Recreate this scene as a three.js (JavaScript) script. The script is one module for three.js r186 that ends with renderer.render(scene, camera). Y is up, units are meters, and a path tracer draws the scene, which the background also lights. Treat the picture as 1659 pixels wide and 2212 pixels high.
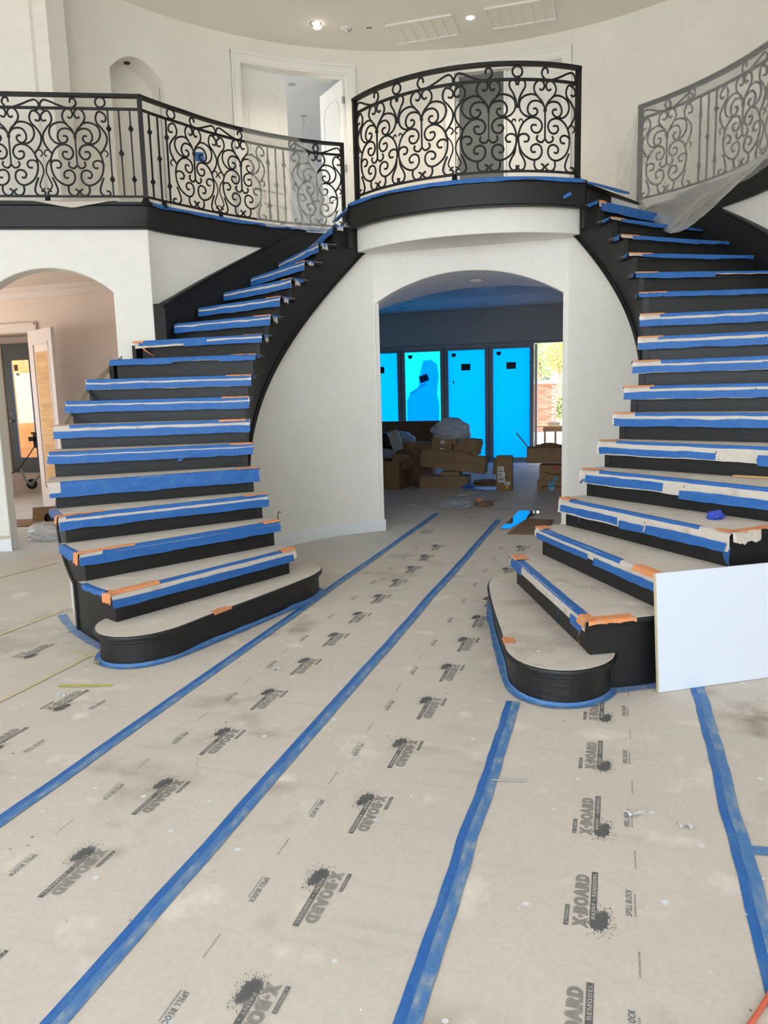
import * as THREE from 'three';
import { mergeGeometries, toCreasedNormals } from 'three/addons/utils/BufferGeometryUtils.js';
import { RectAreaLightUniformsLib } from 'three/addons/lights/RectAreaLightUniformsLib.js';
RectAreaLightUniformsLib.init();

// ---------------------------------------------------------------- camera
const scene = new THREE.Scene();
const FPX = 1660, IMW = 1659, IMH = 2212;
const camera = new THREE.PerspectiveCamera(2 * Math.atan(IMH / 2 / FPX) * 180 / Math.PI, IMW / IMH, 0.05, 300);
const EYE = new THREE.Vector3(1.4853, 1.52, 0);
const CAMV = (() => {
  const d = Math.PI / 180, pitch = -8.7632 * d, roll = -1.5234 * d, yaw = 16.8057 * d;
  const fw = new THREE.Vector3(-Math.sin(yaw) * Math.cos(pitch), Math.sin(pitch), -Math.cos(yaw) * Math.cos(pitch));
  const rt = new THREE.Vector3(Math.cos(yaw), 0, -Math.sin(yaw)), up = new THREE.Vector3().crossVectors(rt, fw);
  const c = Math.cos(roll), s = Math.sin(roll);
  return { fw, rt: rt.clone().multiplyScalar(c).addScaledVector(up, s), up: up.clone().multiplyScalar(c).addScaledVector(rt, -s) };
})();
camera.position.copy(EYE);
camera.up.copy(CAMV.up);
camera.lookAt(EYE.clone().add(CAMV.fw));

// ---------------------------------------------------------------- sky, sun, exposure
scene.background = new THREE.Color().setRGB(0.76, 0.88, 1.0);
scene.backgroundIntensity = 8.0;
const sun = new THREE.DirectionalLight(new THREE.Color(1.0, 0.94, 0.84), 26);
sun.position.set(-22, 26, -24);
sun.target.position.set(0, 0, -14);
sun.castShadow = true;
sun.shadow.mapSize.set(4096, 4096);
Object.assign(sun.shadow.camera, { left: -45, right: 45, top: 45, bottom: -45, near: 1, far: 130 });
scene.add(sun, sun.target);
const renderer = new THREE.WebGLRenderer({ antialias: true });
renderer.toneMapping = THREE.LinearToneMapping;
renderer.toneMappingExposure = 0.89;
renderer.shadowMap.enabled = true;

// ---------------------------------------------------------------- helpers
const D2R = Math.PI / 180, CZ = -6.70;                       // the round hall's centre stands at (0, CZ)
function rng(seed) { let s = seed >>> 0; return () => { s = (s + 0x6d2b79f5) >>> 0; let t = Math.imul(s ^ (s >>> 15), 1 | s); t = (t + Math.imul(t ^ (t >>> 7), 61 | t)) ^ t; return ((t ^ (t >>> 14)) >>> 0) / 4294967296; }; }
const lerp = (a, b, t) => a + (b - a) * t, clamp = (x, a, b) => Math.min(b, Math.max(a, x));
const pol = (R, a, y) => [R * Math.sin(a * D2R), y, CZ + R * Math.cos(a * D2R)];      // a: degrees from +z about the hall's centre
function rayOf(px, py) { return CAMV.fw.clone().multiplyScalar(FPX).addScaledVector(CAMV.rt, px - IMW / 2).addScaledVector(CAMV.up, IMH / 2 - py).normalize(); }
function onY(px, py, y = 0) { const d = rayOf(px, py), t = (y - EYE.y) / d.y; return [EYE.x + d.x * t, y, EYE.z + d.z * t]; }
function onZ(px, py, z) { const d = rayOf(px, py), t = (z - EYE.z) / d.z; return [EYE.x + d.x * t, EYE.y + d.y * t, z]; }

const used = new Map();
function numbered(name) { const n = used.get(name) || 0; used.set(name, n + 1); return n ? `${name}_${String(n).padStart(3, '0')}` : name; }
function tag(o, label, category, group) { o.userData.label = label; o.userData.category = category; if (group) o.userData.group = group; return o; }
function add(name, geo, mat, parent = scene) {
  const m = new THREE.Mesh(geo, mat); m.castShadow = m.receiveShadow = true;
  m.name = parent === scene ? numbered(name) : name;
  if (parent.userData.base && parent.isGroup) m.position.copy(parent.userData.base).negate();
  parent.add(m); return m;
}
function thing(name, label, category, base = [0, 0, 0], group) {
  const g = new THREE.Group(); g.name = numbered(name); g.position.set(...base); scene.add(g);
  Object.defineProperty(g.userData, 'base', { value: new THREE.Vector3(...base), enumerable: false });
  return tag(g, label, category, group);
}
function struct(name, geo, mat) { const m = add(name, geo, mat); m.userData.kind = 'structure'; return m; }
const merge = (list) => mergeGeometries(list.map((g) => { const n = g.index ? g.toNonIndexed() : g; for (const k of Object.keys(n.attributes)) if (!['position', 'normal', 'uv'].includes(k)) n.deleteAttribute(k); return n; }));

// uv in metres from the face's main direction
function uvBox(g) {
  g = g.index ? g.toNonIndexed() : g;
  const p = g.attributes.position, uv = new Float32Array(p.count * 2), A = new THREE.Vector3(), B = new THREE.Vector3(), C = new THREE.Vector3();
  for (let i = 0; i < p.count; i += 3) {
    A.fromBufferAttribute(p, i); B.fromBufferAttribute(p, i + 1); C.fromBufferAttribute(p, i + 2);
    const n = B.clone().sub(A).cross(C.clone().sub(A)), ax = Math.abs(n.x), ay = Math.abs(n.y), az = Math.abs(n.z);
    [A, B, C].forEach((v, k) => { const t = ay >= ax && ay >= az ? [v.x, v.z] : ax >= az ? [v.z, v.y] : [v.x, v.y]; uv[(i + k) * 2] = t[0]; uv[(i + k) * 2 + 1] = t[1]; });
  }
  g.setAttribute('uv', new THREE.BufferAttribute(uv, 2));
  return g;
}
function box(w, h, d, x, y, z, ry = 0, rx = 0, rz = 0) {           // centred
  const g = uvBox(new THREE.BoxGeometry(w, h, d)); g.applyMatrix4(new THREE.Matrix4().makeRotationFromEuler(new THREE.Euler(rx, ry, rz, 'YXZ'))); g.translate(x, y, z); return g;
}
function prism(pts, y0, y1, bevel = 0) {                            // pts: plan [x, z]
  const s = new THREE.Shape(pts.map(([x, z]) => new THREE.Vector2(x, -z)));
  const g = new THREE.ExtrudeGeometry(s, { depth: y1 - y0 - 2 * bevel, bevelEnabled: bevel > 0, bevelSize: bevel, bevelThickness: bevel, bevelOffset: -bevel, bevelSegments: 2, curveSegments: 12 });
  g.rotateX(-Math.PI / 2); g.translate(0, y0 + bevel, 0); return uvBox(g);
}
function extrude(shape, depth, M, bevel = 0) {                       // shape in its own plane, then a matrix
  const g = new THREE.ExtrudeGeometry(shape, { depth, bevelEnabled: bevel > 0, bevelSize: bevel, bevelThickness: bevel, bevelOffset: -bevel, bevelSegments: 2, curveSegments: 24 });
  if (M) g.applyMatrix4(M); return uvBox(g);
}
// rings of equal length joined into a skin; uv: metres along, metres round
function loft(rings, { caps = true, crease = 0.6 } = {}) {
  const pos = [], uv = [], n = rings[0].length, dist = (a, b) => Math.hypot(a[0] - b[0], a[1] - b[1], a[2] - b[2]);
  const along = [0]; for (let i = 1; i < rings.length; i++) along.push(along[i - 1] + dist(rings[i][0], rings[i - 1][0]));
  const rounds = rings.map((r) => { const o = [0]; for (let j = 1; j <= n; j++) o.push(o[j - 1] + dist(r[j % n], r[j - 1])); return o; });
  const tri = (a, b, c, ua, ub, uc) => { pos.push(...a, ...b, ...c); uv.push(...ua, ...ub, ...uc); };
  for (let i = 0; i + 1 < rings.length; i++) for (let j = 0; j < n; j++) {
    const a = rings[i][j], b = rings[i + 1][j], c = rings[i + 1][(j + 1) % n], d = rings[i][(j + 1) % n];
    const p0 = rounds[i], p1 = rounds[i + 1], ua = [along[i], p0[j]], ub = [along[i + 1], p1[j]], uc = [along[i + 1], p1[j + 1]], ud = [along[i], p0[j + 1]];
    tri(a, b, c, ua, ub, uc); tri(a, c, d, ua, uc, ud);
  }
  if (caps) for (const [r, flip] of [[rings[0], false], [rings[rings.length - 1], true]]) {
    const m = r.reduce((s, p) => [s[0] + p[0] / n, s[1] + p[1] / n, s[2] + p[2] / n], [0, 0, 0]);
    for (let j = 0; j < n; j++) { const a = r[j], b = r[(j + 1) % n]; flip ? tri(m, b, a, [0, 0], [0.02, 0], [0, 0.02]) : tri(m, a, b, [0, 0], [0.02, 0], [0, 0.02]); }
  }
  const g = new THREE.BufferGeometry();
  g.setAttribute('position', new THREE.Float32BufferAttribute(pos, 3)); g.setAttribute('uv', new THREE.Float32BufferAttribute(uv, 2));
  return toCreasedNormals(g, crease);
}
const val = (f, a) => (typeof f === 'function' ? f(a) : f);
function curved(R0, R1, a0, a1, y0, y1, n = 24, s = 1) {             // a piece of round wall; y0, y1 may follow the angle
  const rings = [];
  for (let i = 0; i <= n; i++) { const a = lerp(a0, a1, i / n), b = val(y0, a), t = val(y1, a); const r0 = val(R0, a), r1 = val(R1, a); rings.push([pol(r0, s * a, b), pol(r1, s * a, b), pol(r1, s * a, t), pol(r0, s * a, t)]); }
  const g = loft(rings), p = g.attributes.position, uv = g.attributes.uv, am = s * (a0 + a1) / 2 * D2R;
  for (let i = 0; i < p.count; i++) { let d = Math.atan2(p.getX(i), p.getZ(i) - CZ) - am; d -= Math.round(d / (2 * Math.PI)) * 2 * Math.PI; uv.setXY(i, (am + d) * val(R0, a0), p.getY(i)); }
  return g;
}
function curvedProfile(prof, a0, a1, n, s = 1, y = 0) {              // prof: [R, dy] closed outline swept round the hall
  const rings = [];
  for (let i = 0; i <= n; i++) { const a = lerp(a0, a1, i / n), h = val(y, a); rings.push(prof.map(([R, dy]) => pol(R, s * a, h + dy))); }
  return loft(rings);
}
function sweep(path, prof) {                                          // path: [x,y,z], horizontal run; prof: [out, up] with out to the left of travel
  const rings = path.map((p, i) => {
    const a = path[Math.max(0, i - 1)], b = path[Math.min(path.length - 1, i + 1)], l = Math.hypot(b[0] - a[0], b[2] - a[2]) || 1;
    const nx = (b[2] - a[2]) / l, nz = -(b[0] - a[0]) / l;
    return prof.map(([o, u]) => [p[0] + nx * o, p[1] + u, p[2] + nz * o]);
  });
  return loft(rings);
}
function grid(fn, nu, nv) {                                           // fn(u, v) -> [x,y,z]; uv = u, v
  const pos = [], uv = [], idx = [];
  for (let j = 0; j <= nv; j++) for (let i = 0; i <= nu; i++) { pos.push(...fn(i / nu, j / nv)); uv.push(i / nu, j / nv); }
  for (let j = 0; j < nv; j++) for (let i = 0; i < nu; i++) { const a = j * (nu + 1) + i, b = a + 1, c = a + nu + 1, d = c + 1; idx.push(a, b, d, a, d, c); }
  const g = new THREE.BufferGeometry();
  g.setAttribute('position', new THREE.Float32BufferAttribute(pos, 3)); g.setAttribute('uv', new THREE.Float32BufferAttribute(uv, 2)); g.setIndex(idx); g.computeVertexNormals();
  return g;
}
function tube(pts, r, seg, rad = 6, closed = false) {
  return new THREE.TubeGeometry(new THREE.CatmullRomCurve3(pts.map((p) => new THREE.Vector3(...p)), closed, 'centripetal'), seg || pts.length * 4, r, rad, closed);
}
function lathe(prof, x, y, z, seg = 20) { const g = new THREE.LatheGeometry(prof.map(([r, h]) => new THREE.Vector2(r, h)), seg); g.translate(x, y, z); return g; }
// value noise that tiles every `per` cells
function tileNoise(seed) {
  const h = (x, y) => { let t = Math.imul(x, 374761393) + Math.imul(y, 668265263) + Math.imul(seed, 974634619); t = Math.imul(t ^ (t >>> 13), 1274126177); return ((t ^ (t >>> 16)) >>> 0) / 4294967296; };
  const sm = (t) => t * t * (3 - 2 * t);
  const one = (x, y, px, py) => { const xi = Math.floor(x), yi = Math.floor(y), fx = sm(x - xi), fy = sm(y - yi), m = (a, p) => ((a % p) + p) % p; return lerp(lerp(h(m(xi, px), m(yi, py)), h(m(xi + 1, px), m(yi, py)), fx), lerp(h(m(xi, px), m(yi + 1, py)), h(m(xi + 1, px), m(yi + 1, py)), fx), fy); };
  return (u, v, px, py, oct = 4) => { let s = 0, a = 0.5, t = 0; for (let o = 0; o < oct; o++) { s += a * one(u * px, v * py, px, py); t += a; a *= 0.5; px *= 2; py *= 2; } return s / t; };
}
function dataTex(w, h, fn, srgb = true, rep = [1, 1]) {
  const d = new Uint8Array(w * h * 4);
  for (let y = 0; y < h; y++) for (let x = 0; x < w; x++) { const c = fn((x + 0.5) / w, (y + 0.5) / h, x, y), i = (y * w + x) * 4; if (typeof c === 'number') d[i] = d[i + 1] = d[i + 2] = clamp(c, 0, 255); else { d[i] = clamp(c[0], 0, 255); d[i + 1] = clamp(c[1], 0, 255); d[i + 2] = clamp(c[2], 0, 255); } d[i + 3] = 255; }
  const t = new THREE.DataTexture(d, w, h); t.wrapS = t.wrapT = THREE.RepeatWrapping; t.magFilter = THREE.LinearFilter; t.minFilter = THREE.LinearMipmapLinearFilter; t.generateMipmaps = true; t.repeat.set(...rep);
  if (srgb) t.colorSpace = THREE.SRGBColorSpace; t.needsUpdate = true; return t;
}
function canvasTex(w, h, draw, srgb = true) {
  const c = document.createElement('canvas'); c.width = w; c.height = h; draw(c.getContext('2d'), w, h);
  const t = new THREE.CanvasTexture(c); if (srgb) t.colorSpace = THREE.SRGBColorSpace; t.magFilter = THREE.LinearFilter; return t;
}

// ---------------------------------------------------------------- materials
const N1 = tileNoise(3), N2 = tileNoise(11), N3 = tileNoise(29);
const std = (o) => new THREE.MeshStandardMaterial({ side: THREE.DoubleSide, ...o });
const phys = (o) => new THREE.MeshPhysicalMaterial({ side: THREE.DoubleSide, ...o });
const peelBump = dataTex(256, 256, (u, v) => 255 * N1(u, v, 40, 40, 3), false, [2.2, 2.2]);
const wallMap = dataTex(512, 512, (u, v) => { const n = N2(u, v, 5, 5, 5) - 0.5, f = N1(u, v, 60, 60, 2) - 0.5; const k = 238 + n * 8 + f * 5; return [k, k - 5, k - 15]; }, true, [0.4, 0.4]);
const M = {};
M.wall = std({ map: wallMap, bumpMap: peelBump, bumpScale: 0.0006, roughness: 0.62 });
M.ceiling = std({ color: new THREE.Color().setRGB(0.86, 0.82, 0.75), bumpMap: peelBump, bumpScale: 0.0006, roughness: 0.9 });
M.trim = std({ color: new THREE.Color().setRGB(0.86, 0.845, 0.80), roughness: 0.4 });
M.baseWhite = std({ color: new THREE.Color().setRGB(0.80, 0.81, 0.82), roughness: 0.4 });
M.skyTintWall = std({ color: new THREE.Color().setRGB(0.70, 0.73, 0.76), bumpMap: peelBump, bumpScale: 0.0006, roughness: 0.8 });  // white bedroom walls: the blue of skylight is put into the colour
M.greyWall = std({ color: new THREE.Color().setRGB(0.62, 0.585, 0.54), bumpMap: peelBump, bumpScale: 0.0006, roughness: 0.8 });
M.pinkWall = std({ map: dataTex(256, 256, (u, v) => { const n = N3(u, v, 4, 4, 4) - 0.5; return [222 + n * 16, 204 + n * 15, 190 + n * 14]; }, true, [0.35, 0.35]), bumpMap: peelBump, bumpScale: 0.0006, roughness: 0.85 });
M.pinkTrim = std({ color: new THREE.Color().setRGB(0.66, 0.56, 0.50), roughness: 0.7 });
// black stained oak: streaks along u, cathedral arches here and there
const grain = (u, v) => {
  const w = N2(u, v, 3, 5, 3) * 1.5, arch = Math.pow(Math.abs(Math.sin((v * 9 + w * 2.2 + Math.pow((u - 0.5) * 2.1, 2) * 1.4) * Math.PI * 2)), 6);
  const pore = N1(u, v, 14, 260, 2); return [arch, pore];
};
const oakMap = dataTex(1024, 512, (u, v) => { const [a, p] = grain(u, v), k = 25 - a * 12 + (p - 0.5) * 12 + (N3(u, v, 4, 3, 3) - 0.5) * 8; return [k, k * 0.99, k * 0.99]; }, true, [0.8, 1.7]);
const oakBump = dataTex(1024, 512, (u, v) => { const [a, p] = grain(u, v); return 200 - a * 120 - (p < 0.36 ? 70 : 0); }, false, [0.8, 1.7]);
M.oak = std({ map: oakMap, bumpMap: oakBump, bumpScale: 0.0007, roughness: 0.48 });
M.fascia = std({ color: new THREE.Color().setRGB(0.008, 0.008, 0.0078), bumpMap: oakBump, bumpScale: 0.0003, roughness: 0.5 });
M.iron = std({ color: new THREE.Color().setRGB(0.007, 0.006, 0.0055), roughness: 0.5, metalness: 0.2, bumpMap: peelBump, bumpScale: 0.0004 });
// floor board: grey-tan recycled paper, with stains, scuffs and dropped plaster
const rs = rng(5), spots = [...Array(420)].map(() => [rs(), rs(), 0.0004 + Math.pow(rs(), 6) * 0.0028, rs()]);
const stainAt = (u, v) => { const s = N1(u, v, 6, 6, 5), t = N2(u, v, 24, 24, 4); return Math.max(0, s - 0.60) * Math.max(0, t - 0.46) * 13; };
const boardTex = (tone) => {
  const t = dataTex(2048, 2048, (u, v) => {
    const f = (N1(u, v, 300, 300, 2) - 0.5) * 11, c = (N2(u, v, 4, 4, 5) - 0.5) * 15, st = clamp(stainAt(u, v), 0, 1), sc = Math.max(0, N3(u, v, 7, 60, 3) - 0.66) * 60, pl = Math.max(0, N3(u, v, 18, 18, 4) - 0.7) * 130;
    return [tone[0] + f + c - st * 62 - sc * 0.6 + pl, tone[1] + f + c - st * 62 - sc * 0.6 + pl, tone[2] + f + c - st * 66 - sc * 0.5 + pl];
  }, true, [0.28, 0.28]);
  const d = t.image.data;
  for (const [x, y, r, k] of spots) {
    const n = Math.ceil(r * 2048), cx = Math.floor(x * 2048), cy = Math.floor(y * 2048), dark = k < 0.25 && r < 0.0016;
    for (let j = -n; j <= n; j++) for (let i = -n; i <= n; i++) if (i * i + j * j * (0.6 + k) <= n * n) { const q = (((cy + j + 2048) % 2048) * 2048 + ((cx + i + 2048) % 2048)) * 4; for (let c = 0; c < 3; c++) d[q + c] = dark ? d[q + c] * 0.55 : 226; }
  }
  return t;
};
const boardMap = boardTex([211, 199, 186]);
M.board = std({ map: boardMap, roughness: 0.72, bumpMap: dataTex(512, 512, (u, v) => 255 * N1(u, v, 7, 7, 5), false, [0.28, 0.28]), bumpScale: 0.006 });
M.cover = std({ map: boardMap, roughness: 0.8 });
M.coverFront = M.cover;
const crepe = dataTex(256, 256, (u, v) => 255 * N1(u, v, 90, 12, 3), false, [4, 4]);
const dusty = (r, g, b, amt) => dataTex(256, 256, (u, v) => { const n = N2(u, v, 9, 9, 5), d = clamp((n - 0.42) * amt, 0, 0.75), f = (N1(u, v, 80, 30, 2) - 0.5) * 16; return [lerp(r, 182, d) + f, lerp(g, 176, d) + f, lerp(b, 172, d) + f]; }, true, [1.6, 1.6]);
M.blue = std({ map: dusty(40, 102, 174, 0.5), bumpMap: crepe, bumpScale: 0.0008, roughness: 0.55 });
M.blueFloor = std({ map: dusty(78, 124, 178, 1.6), bumpMap: crepe, bumpScale: 0.0008, roughness: 0.6 });
M.blueDust = std({ map: dusty(112, 140, 182, 1.9), bumpMap: crepe, bumpScale: 0.0008, roughness: 0.65 });
M.blueThin = phys({ color: new THREE.Color().setRGB(0.10, 0.24, 0.62), roughness: 0.6, transparent: true, opacity: 0.55 });
M.orange = std({ map: dusty(236, 150, 92, 1.0), bumpMap: crepe, bumpScale: 0.0008, roughness: 0.6 });
M.cream = std({ map: dusty(214, 198, 160, 0.9), bumpMap: crepe, bumpScale: 0.0006, roughness: 0.7 });
M.yellowTape = std({ map: dusty(198, 190, 92, 1.6), roughness: 0.7 });
const crush = dataTex(512, 512, (u, v) => { const a = Math.abs(N1(u, v, 5, 5, 4) - 0.5), b = Math.abs(N2(u, v, 11, 11, 3) - 0.5); return 255 * (1 - Math.pow(Math.min(1, a * 3), 0.6) * 0.6 - Math.pow(Math.min(1, b * 3), 0.6) * 0.4); }, false, [1, 1]);
M.film = phys({ color: new THREE.Color().setRGB(0.90, 0.895, 0.88), roughness: 0.47, transmission: 0.85, thickness: 0, ior: 1.3, bumpMap: crush, bumpScale: 0.006 });
M.bagClear = phys({ color: new THREE.Color().setRGB(0.85, 0.87, 0.88), roughness: 0.3, transmission: 0.75, thickness: 0, ior: 1.45, bumpMap: crush, bumpScale: 0.03 });
M.bagWhite = phys({ color: new THREE.Color().setRGB(0.62, 0.62, 0.62), roughness: 0.45, transmission: 0.25, thickness: 0, bumpMap: crush, bumpScale: 0.03 });
const cardMap = dataTex(512, 512, (u, v) => { const n = (N1(u, v, 120, 4, 2) - 0.5) * 8 + (N2(u, v, 5, 5, 4) - 0.5) * 22; return [162 + n, 132 + n, 102 + n]; }, true, [1.2, 1.2]);
M.card = std({ map: cardMap, color: new THREE.Color(0.78, 0.74, 0.7), roughness: 0.85 });
M.cardDark = std({ map: cardMap, color: new THREE.Color(0.66, 0.60, 0.55), roughness: 0.85 });
M.panelWhite = std({ color: new THREE.Color().setRGB(0.75, 0.79, 0.86), roughness: 0.35 });
M.white = std({ color: new THREE.Color().setRGB(0.82, 0.82, 0.82), roughness: 0.6 });
M.greyDoor = std({ color: new THREE.Color().setRGB(0.135, 0.145, 0.14), roughness: 0.5 });
M.frameGrey = std({ color: new THREE.Color().setRGB(0.40, 0.40, 0.39), roughness: 0.5 });
M.black = std({ color: new THREE.Color().setRGB(0.012, 0.012, 0.012), roughness: 0.5 });
M.steel = std({ color: new THREE.Color().setRGB(0.45, 0.44, 0.42), roughness: 0.35, metalness: 0.9 });
M.glass = phys({ color: 0xffffff, roughness: 0.02, transmission: 1, thickness: 0, ior: 1.5 });
M.blueFilm = phys({ color: new THREE.Color().setRGB(0.002, 0.50, 0.96), roughness: 0.93, transmission: 0.92, thickness: 0, ior: 1.2 });
M.blueFilmLoose = phys({ color: new THREE.Color().setRGB(0.002, 0.62, 1.0), roughness: 0.9, transmission: 0.97, thickness: 0, ior: 1.2, bumpMap: crush, bumpScale: 0.02 });
M.cyanFilm = phys({ color: new THREE.Color().setRGB(0.06, 0.72, 0.95), roughness: 0.85, transmission: 0.95, thickness: 0, ior: 1.2 });
M.wood = std({ map: dataTex(512, 256, (u, v) => { const n = N1(u, v, 4, 60, 3), w = N2(u, v, 3, 3, 3); return [200 + (n - 0.5) * 40 + w * 14, 156 + (n - 0.5) * 36 + w * 10, 104 + (n - 0.5) * 30 + w * 6]; }, true, [0.8, 0.8]), roughness: 0.75 });
M.woodDark = std({ color: new THREE.Color().setRGB(0.26, 0.15, 0.09), roughness: 0.7 });
M.concrete = std({ map: dataTex(256, 256, (u, v) => { const n = (N1(u, v, 8, 8, 5) - 0.5) * 22; return [206 + n, 202 + n, 196 + n]; }, true, [0.3, 0.3]), roughness: 0.9 });
M.grass = std({ color: new THREE.Color().setRGB(0.16, 0.25, 0.05), roughness: 1 });

// ---------------------------------------------------------------- the house: floors, walls, ceilings
const F2 = 3.42, CEIL = 6.17, SOFFIT = 3.22;
const CORNER = [-3.045, -7.068], WD = [-0.915, 0.404];                       // where the flat arched wall meets the round one, and the way it runs
const onW = (s, sd = -1, out = 0) => [(CORNER[0] + s * WD[0] + out * 0.404) * -sd, CORNER[1] + s * WD[1] + out * 0.915];   // sd -1: the side with the arch
const nose = (k) => 0.19 * k;
const thI = (k) => 29.5 + 6.6 * (k - 2), thO = (k) => 25.3 + 7.38 * (k - 2);
const lineI = (a) => 0.38 + 0.19 * (a - 29.5) / 6.6, lineO = (a) => 0.38 + 0.19 * (a - 25.3) / 7.38;
const arcPts = (R, a0, a1, n) => [...Array(n + 1)].map((_, i) => { const p = pol(R, lerp(a0, a1, i / n), 0); return [p[0], p[2]]; });
const RW = (a) => { const t = clamp((Math.abs(a) - 96.95) / 16, 0, 1); return 2.97 + 0.097 * (1 - t * t * (3 - 2 * t)); };       // the outer round wall eases into the flat one
const wallArc = (s, a0, a1, n, dR = 0) => [...Array(n + 1)].map((_, i) => { const a = lerp(a0, a1, i / n), p = pol(RW(a) + dR, s * a, 0); return [p[0], p[2]]; });
const LAND = { z0: -9.18, R: 1.68, half: 40.9 };
const landPts = (dR, n, grow = 0) => [...Array(n + 1)].map((_, i) => { const t = lerp(-LAND.half - grow, LAND.half + grow, i / n) * D2R; return [(LAND.R + dR) * Math.sin(t), LAND.z0 + (LAND.R + dR) * Math.cos(t)]; });

struct('floor', box(19, 0.2, 22, 0, -0.1, -6.7), M.concrete);
struct('ground', box(160, 0.2, 160, 0, -0.32, -40), M.concrete);
struct('ceiling', box(19, 0.24, 18, 0, CEIL + 0.12, -5.6), M.ceiling);

// upper floor with the round stairwell left open
{
  const left = [onW(6.6, -1), onW(0, -1), ...wallArc(-1, 97.2, 143.4, 24), ...landPts(0.02, 20), ...wallArc(1, 143.4, 97.2, 24), onW(0, 1), onW(6.6, 1)];
  const poly = [...left, [9.2, onW(6.6, 1)[1]], [9.2, -14.4], [-9.2, -14.4], [-9.2, onW(6.6, -1)[1]]];
  struct('floor', prism(poly, SOFFIT, F2), M.wall);
}

// flat wall with the arched opening
function archedShape(s0, s1, h, o0, o1, spring, rise) {
  const sh = new THREE.Shape([[s0, 0], [o0, 0], [o0, spring]].map((p) => new THREE.Vector2(...p)));
  const c = (o0 + o1) / 2, w = (o1 - o0) / 2, R = (w * w + rise * rise) / (2 * rise), t0 = Math.asin(w / R), N = 28;
  for (let i = 1; i <= N; i++) { const t = lerp(-t0, t0, i / N); sh.lineTo(c + R * Math.sin(t), spring + R * Math.cos(t) - (R - rise)); }
  sh.lineTo(o1, 0); sh.lineTo(s1, 0); sh.lineTo(s1, h); sh.lineTo(s0, h); sh.closePath();
  return sh;
}
{
  const M4 = new THREE.Matrix4().makeBasis(new THREE.Vector3(WD[0], 0, WD[1]), new THREE.Vector3(0, 1, 0), new THREE.Vector3(-0.404, 0, -0.915)).setPosition(CORNER[0], 0, CORNER[1]);
  struct('wall_arched', extrude(archedShape(0, 4.6, 3.24, 0.385, 1.605, 2.60, 0.24), 0.2, M4, 0.012), M.wall);
  const M5 = new THREE.Matrix4().makeBasis(new THREE.Vector3(-WD[0], 0, WD[1]), new THREE.Vector3(0, 1, 0), new THREE.Vector3(0.404, 0, -0.915)).setPosition(-CORNER[0], 0, CORNER[1]);
  struct('wall_right', extrude(new THREE.Shape([[0, 0], [4.6, 0], [4.6, 3.24], [0, 3.24]].map((p) => new THREE.Vector2(...p))), 0.2, M5), M.wall);
  const bb = (s0, s1) => sweep([[...onW(s0)], [...onW(s1)]].map(([x, z]) => [x, 0, z]), [[0, 0], [0.018, 0], [0.018, 0.115], [0.010, 0.135], [0, 0.14]]);
  struct('baseboard_arched_wall', merge([bb(1.60, 4.6), sweep([[...onW(1.60, -1, -0.2)], [...onW(1.60, -1, 0.018)]].map(([x, z]) => [x, 0, z]), [[0, 0], [0.018, 0], [0.018, 0.115], [0.010, 0.135], [0, 0.14]].map(([o, u]) => [-o, u]))]), M.baseWhite);
  const p0 = onW(1.62, -1, 0.021), p1 = onW(2.2, -1, 0.021);
  tag(add('masking_tape_strip', loft([[p0[0], 0.137, p0[1]], [p1[0], 0.137, p1[1]]].map(([x, y, z]) => [[x, y, z], [x + 0.004, y, z + 0.008], [x + 0.004, y + 0.028, z + 0.008], [x, y + 0.028, z]])), M.cream), 'cream masking tape along baseboard top of arched wall pier', 'tape');
}

// round walls: outside of the stairs, inside of the stairs
for (const s of [-1, 1]) {
  const side = s < 0 ? 'left' : 'right';
  struct('wall_round_outer_' + side, curved(RW, (a) => RW(a) + 0.15, 96.97, 150, 0, F2, 48, s), M.wall);
  const top = (a) => clamp(lineI(a) - 0.5, 0.02, 3.02);
  struct('wall_round_inner_' + side, merge([curved(1.74, 1.86, 40, 146, 0, top, 60, s)]), M.wall);
  struct('baseboard_round_' + side, curvedProfile([[1.742, 0], [1.718, 0], [1.718, 0.105], [1.728, 0.125], [1.742, 0.13]], 60, 146.4, 40, s), M.baseWhite);
  struct('wall_stair_side_' + side, curved(3.10, 3.13, 37.5, 97, 0, (a) => clamp(lineO(a) - 0.37, 0.02, 3), 40, s), M.wall);
}
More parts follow.
